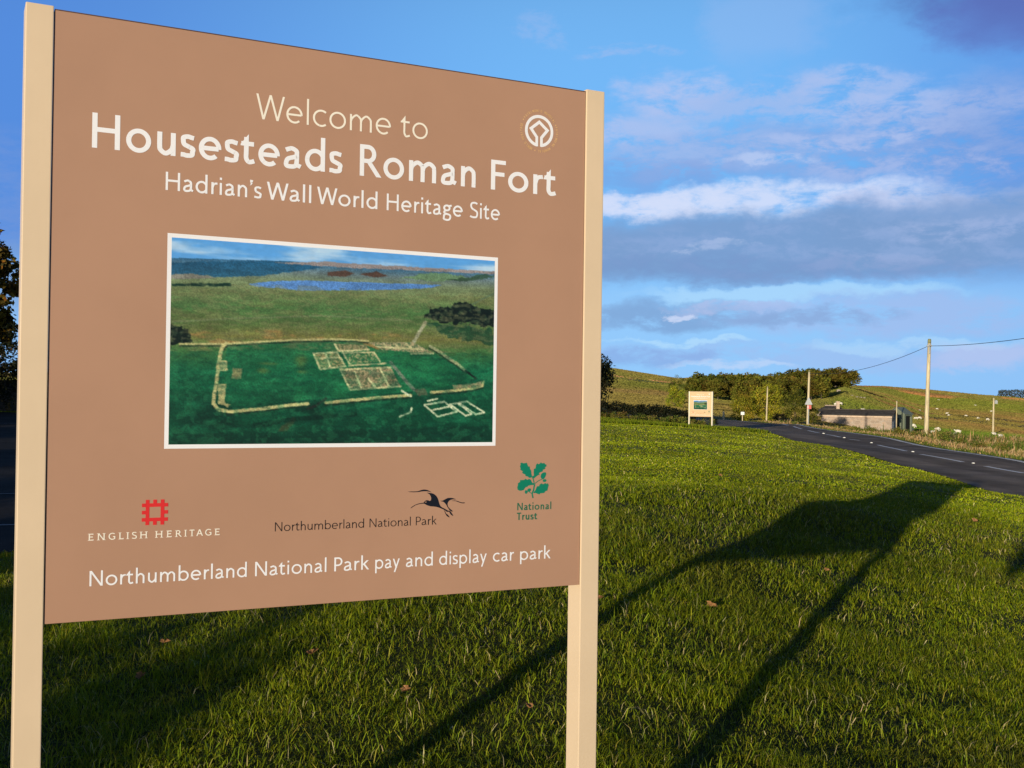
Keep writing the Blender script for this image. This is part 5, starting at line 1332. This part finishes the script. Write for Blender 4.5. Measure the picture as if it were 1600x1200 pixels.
# fallen leaves on the lawn
M_FL = material('dead_leaf', (.30, .15, .06), .8, .35, 40, .3, .2)
def leaf_mesh(seed):
    rr2 = np.random.RandomState(seed); n = 14; V = [(0, 0, .004)]; 
    for i in range(n):
        a = 2 * math.pi * i / n; r_ = .045 * (1 + .45 * math.cos(a)) * (1.15 if i % 2 else .8) * rr2.uniform(.85, 1.15); V.append((r_ * math.cos(a), r_ * .8 * math.sin(a), .004 + .022 * rr2.rand() + .02 * abs(math.sin(a))))
    me = bpy.data.meshes.new('fallen_leaf'); me.from_pydata(V, [], [(0, 1 + i, 1 + (i + 1) % n) for i in range(n)]); me.materials.append(M_FL); return me
LMs = [leaf_mesh(i) for i in range(4)]
for i, (px, py, s_, lab) in enumerate(((1108, 957, 1.5, 'curled brown fallen leaf on the grass between the two leg shadows'), (487, 1034, 1.3, 'curled brown fallen leaf on the shaded grass under the sign middle'), (938, 945, 1.3, 'brown fallen leaf against the right post of the big sign'), (255, 1016, 1.2, 'pale fallen leaf in the grass below the left half of the board'), (222, 1070, 1.1, 'dull fallen leaf lowest at the left beneath the sign'),
                                    (1290, 899, 1.1, 'small brown leaf just below the board shadow'), (1124, 746, 1.6, 'tan fallen leaf high on the sunlit lawn, below the far sign'), (1522, 820, 1.7, 'pale leaf right of the board shadow'), (636, 1092, 1.0, 'small dry leaf between the shaded grass and the leg shadow'), (826, 1119, .9, 'small dry leaf left of the right post foot'))):
    g = ground(px, py, 3.0, 60); o = bpy.data.objects.new('fallen_leaf', LMs[i % 4]); col.objects.link(o); o.location = (g[0], g[1], g[2] + .035); o.rotation_euler = (rt2.uniform(-.4, .4), rt2.uniform(-.4, .4), rt2.uniform(0, 6)); o.scale = (s_ * .52,) * 3
    tag(o, lab, 'leaf', 'fallen leaves on the lawn')

# ------------------------------------------------------------------ the photographer, whose shadow enters at the right
M_SKIN = material('skin', (.55, .36, .26), .6, .05, 9)
M_HAIR = material('hair', (.07, .045, .03), .7, .2, 30, .4)
M_COAT = material('dark_coat', (.05, .06, .09), .9, .15, 12, .3)
M_JEANS = material('jeans', (.06, .08, .13), .9, .15, 20, .3)
def person():
    bx_, by_ = -.03, -.46; zg = hz(bx_, by_)
    root = empty('person', (bx_, by_, zg), 'photographer in dark coat and jeans raising a small camera to eye level', 'person')
    P, E_, Rr = [], [], []
    def add(p, r_, par=None):
        P.append(p); Rr.append(r_)
        if par is not None: E_.append((par, len(P) - 1))
        return len(P) - 1
    pel = add((0, 0, .94), (.17, .13)); wst = add((0, 0, 1.12), (.155, .115), pel); ch = add((0, -.01, 1.32), (.19, .13), wst); nk = add((0, .0, 1.47), (.075, .07), ch); hb_ = add((0, .02, 1.56), (.075, .085), nk); hd = add((0, .03, 1.66), (.085, .105), hb_); ht = add((0, .02, 1.74), (.06, .07), hd)
    add((0, .145, 1.625), .014, hb_)
    for sx in (-1, 1):
        add((sx * .088, .02, 1.63), .018, hd)
        hp = add((sx * .10, 0, .86), (.10, .105), pel); kn = add((sx * .12, .03, .49), .065, hp); an = add((sx * .13, -.01, .09), .045, kn); add((sx * .145, .13, .05), .042, an)
        sh = add((sx * .19, -.01, 1.40), .075, ch); elb = add((sx * .36, .13, 1.22), .055, sh); wr = add((sx * .13, .33, 1.46), .034, elb); pa = add((sx * .085, .37, 1.52), (.036, .026), wr)
        for j, (a, ln_) in enumerate(((0, .070), (.018, .078), (.034, .073), (.05, .060))):
            q1 = add((sx * (.085 - .012), .375 + a * .3, 1.55 - a * .9), .0095, pa); q2 = add((sx * (.085 - .045), .40, 1.565 - a * .9), .0088, q1); add((sx * (.085 - .03 - ln_ * .5), .395, 1.562 - a * .9), .008, q2)
        t1_ = add((sx * .07, .34, 1.545), .010, pa); add((sx * .045, .35, 1.50), .009, t1_)
    me = skin_mesh('body', P, E_, Rr, 0, 2)
    for m_ in (M_COAT, M_JEANS, M_SKIN): me.materials.append(m_)
    for p_ in me.polygons:
        c = p_.center; p_.material_index = 2 if (c.z > 1.475 and (abs(c.x) < .15) and c.y < .33) or (c.y > .33 and c.z > 1.45) else (1 if c.z < .90 else 0)
    bo = bpy.data.objects.new('body', me); col.objects.link(bo); bo.parent = root
    bm = bmesh.new(); bmesh.ops.create_icosphere(bm, subdivisions=3, radius=1.0)
    for v in bm.verts:
        v.co = Vector((v.co.x * .102, v.co.y * .115, v.co.z * .115)); v.co *= 1 + .05 * math.sin(40 * v.co.x) * math.cos(37 * v.co.z)
        if v.co.y > .02 and v.co.z < .035: v.co.y = .02; v.co.z = max(v.co.z, -.02)
        v.co += Vector((0, .008, 1.69))
    from_bm('hair', bm, M_HAIR, root, True)
    for sx in (-1, 1):
        bm = bmesh.new(); box(bm, sx * .145 - .05, sx * .145 + .05, -.09, .20, -.01, .085, .03); from_bm('shoe', bm, M_TRIM, root, True)
    bm = bmesh.new(); bmesh.ops.create_uvsphere(bm, u_segments=10, v_segments=8, radius=.012)
    for v in bm.verts: v.co += Vector((.032, .118, 1.652))
    from_bm('eye', bm, M_STUD, root, True)
    bm = bmesh.new(); bmesh.ops.create_uvsphere(bm, u_segments=10, v_segments=8, radius=.012)
    for v in bm.verts: v.co += Vector((-.032, .118, 1.652))
    from_bm('eye', bm, M_STUD, root, True)
    bm = bmesh.new(); box(bm, -.026, .026, .118, .126, 1.592, 1.602, .003); from_bm('mouth', bm, M_SRED, root)
person()
cr_o = empty('compact_camera', (-.03, -.075, CAMZ - .03), 'small grey compact camera held by the photographer', 'camera')
bm = bmesh.new(); box(bm, -.05, .05, -.012, .012, 0, .06, .006); from_bm('camera_body', bm, M_GALV, cr_o)
Vv, Ff = tube([(0, .0125, .03), (0, .03, .03)], .02, 20); link('lens_barrel', Vv, Ff, M_TRIM, cr_o, None, True)
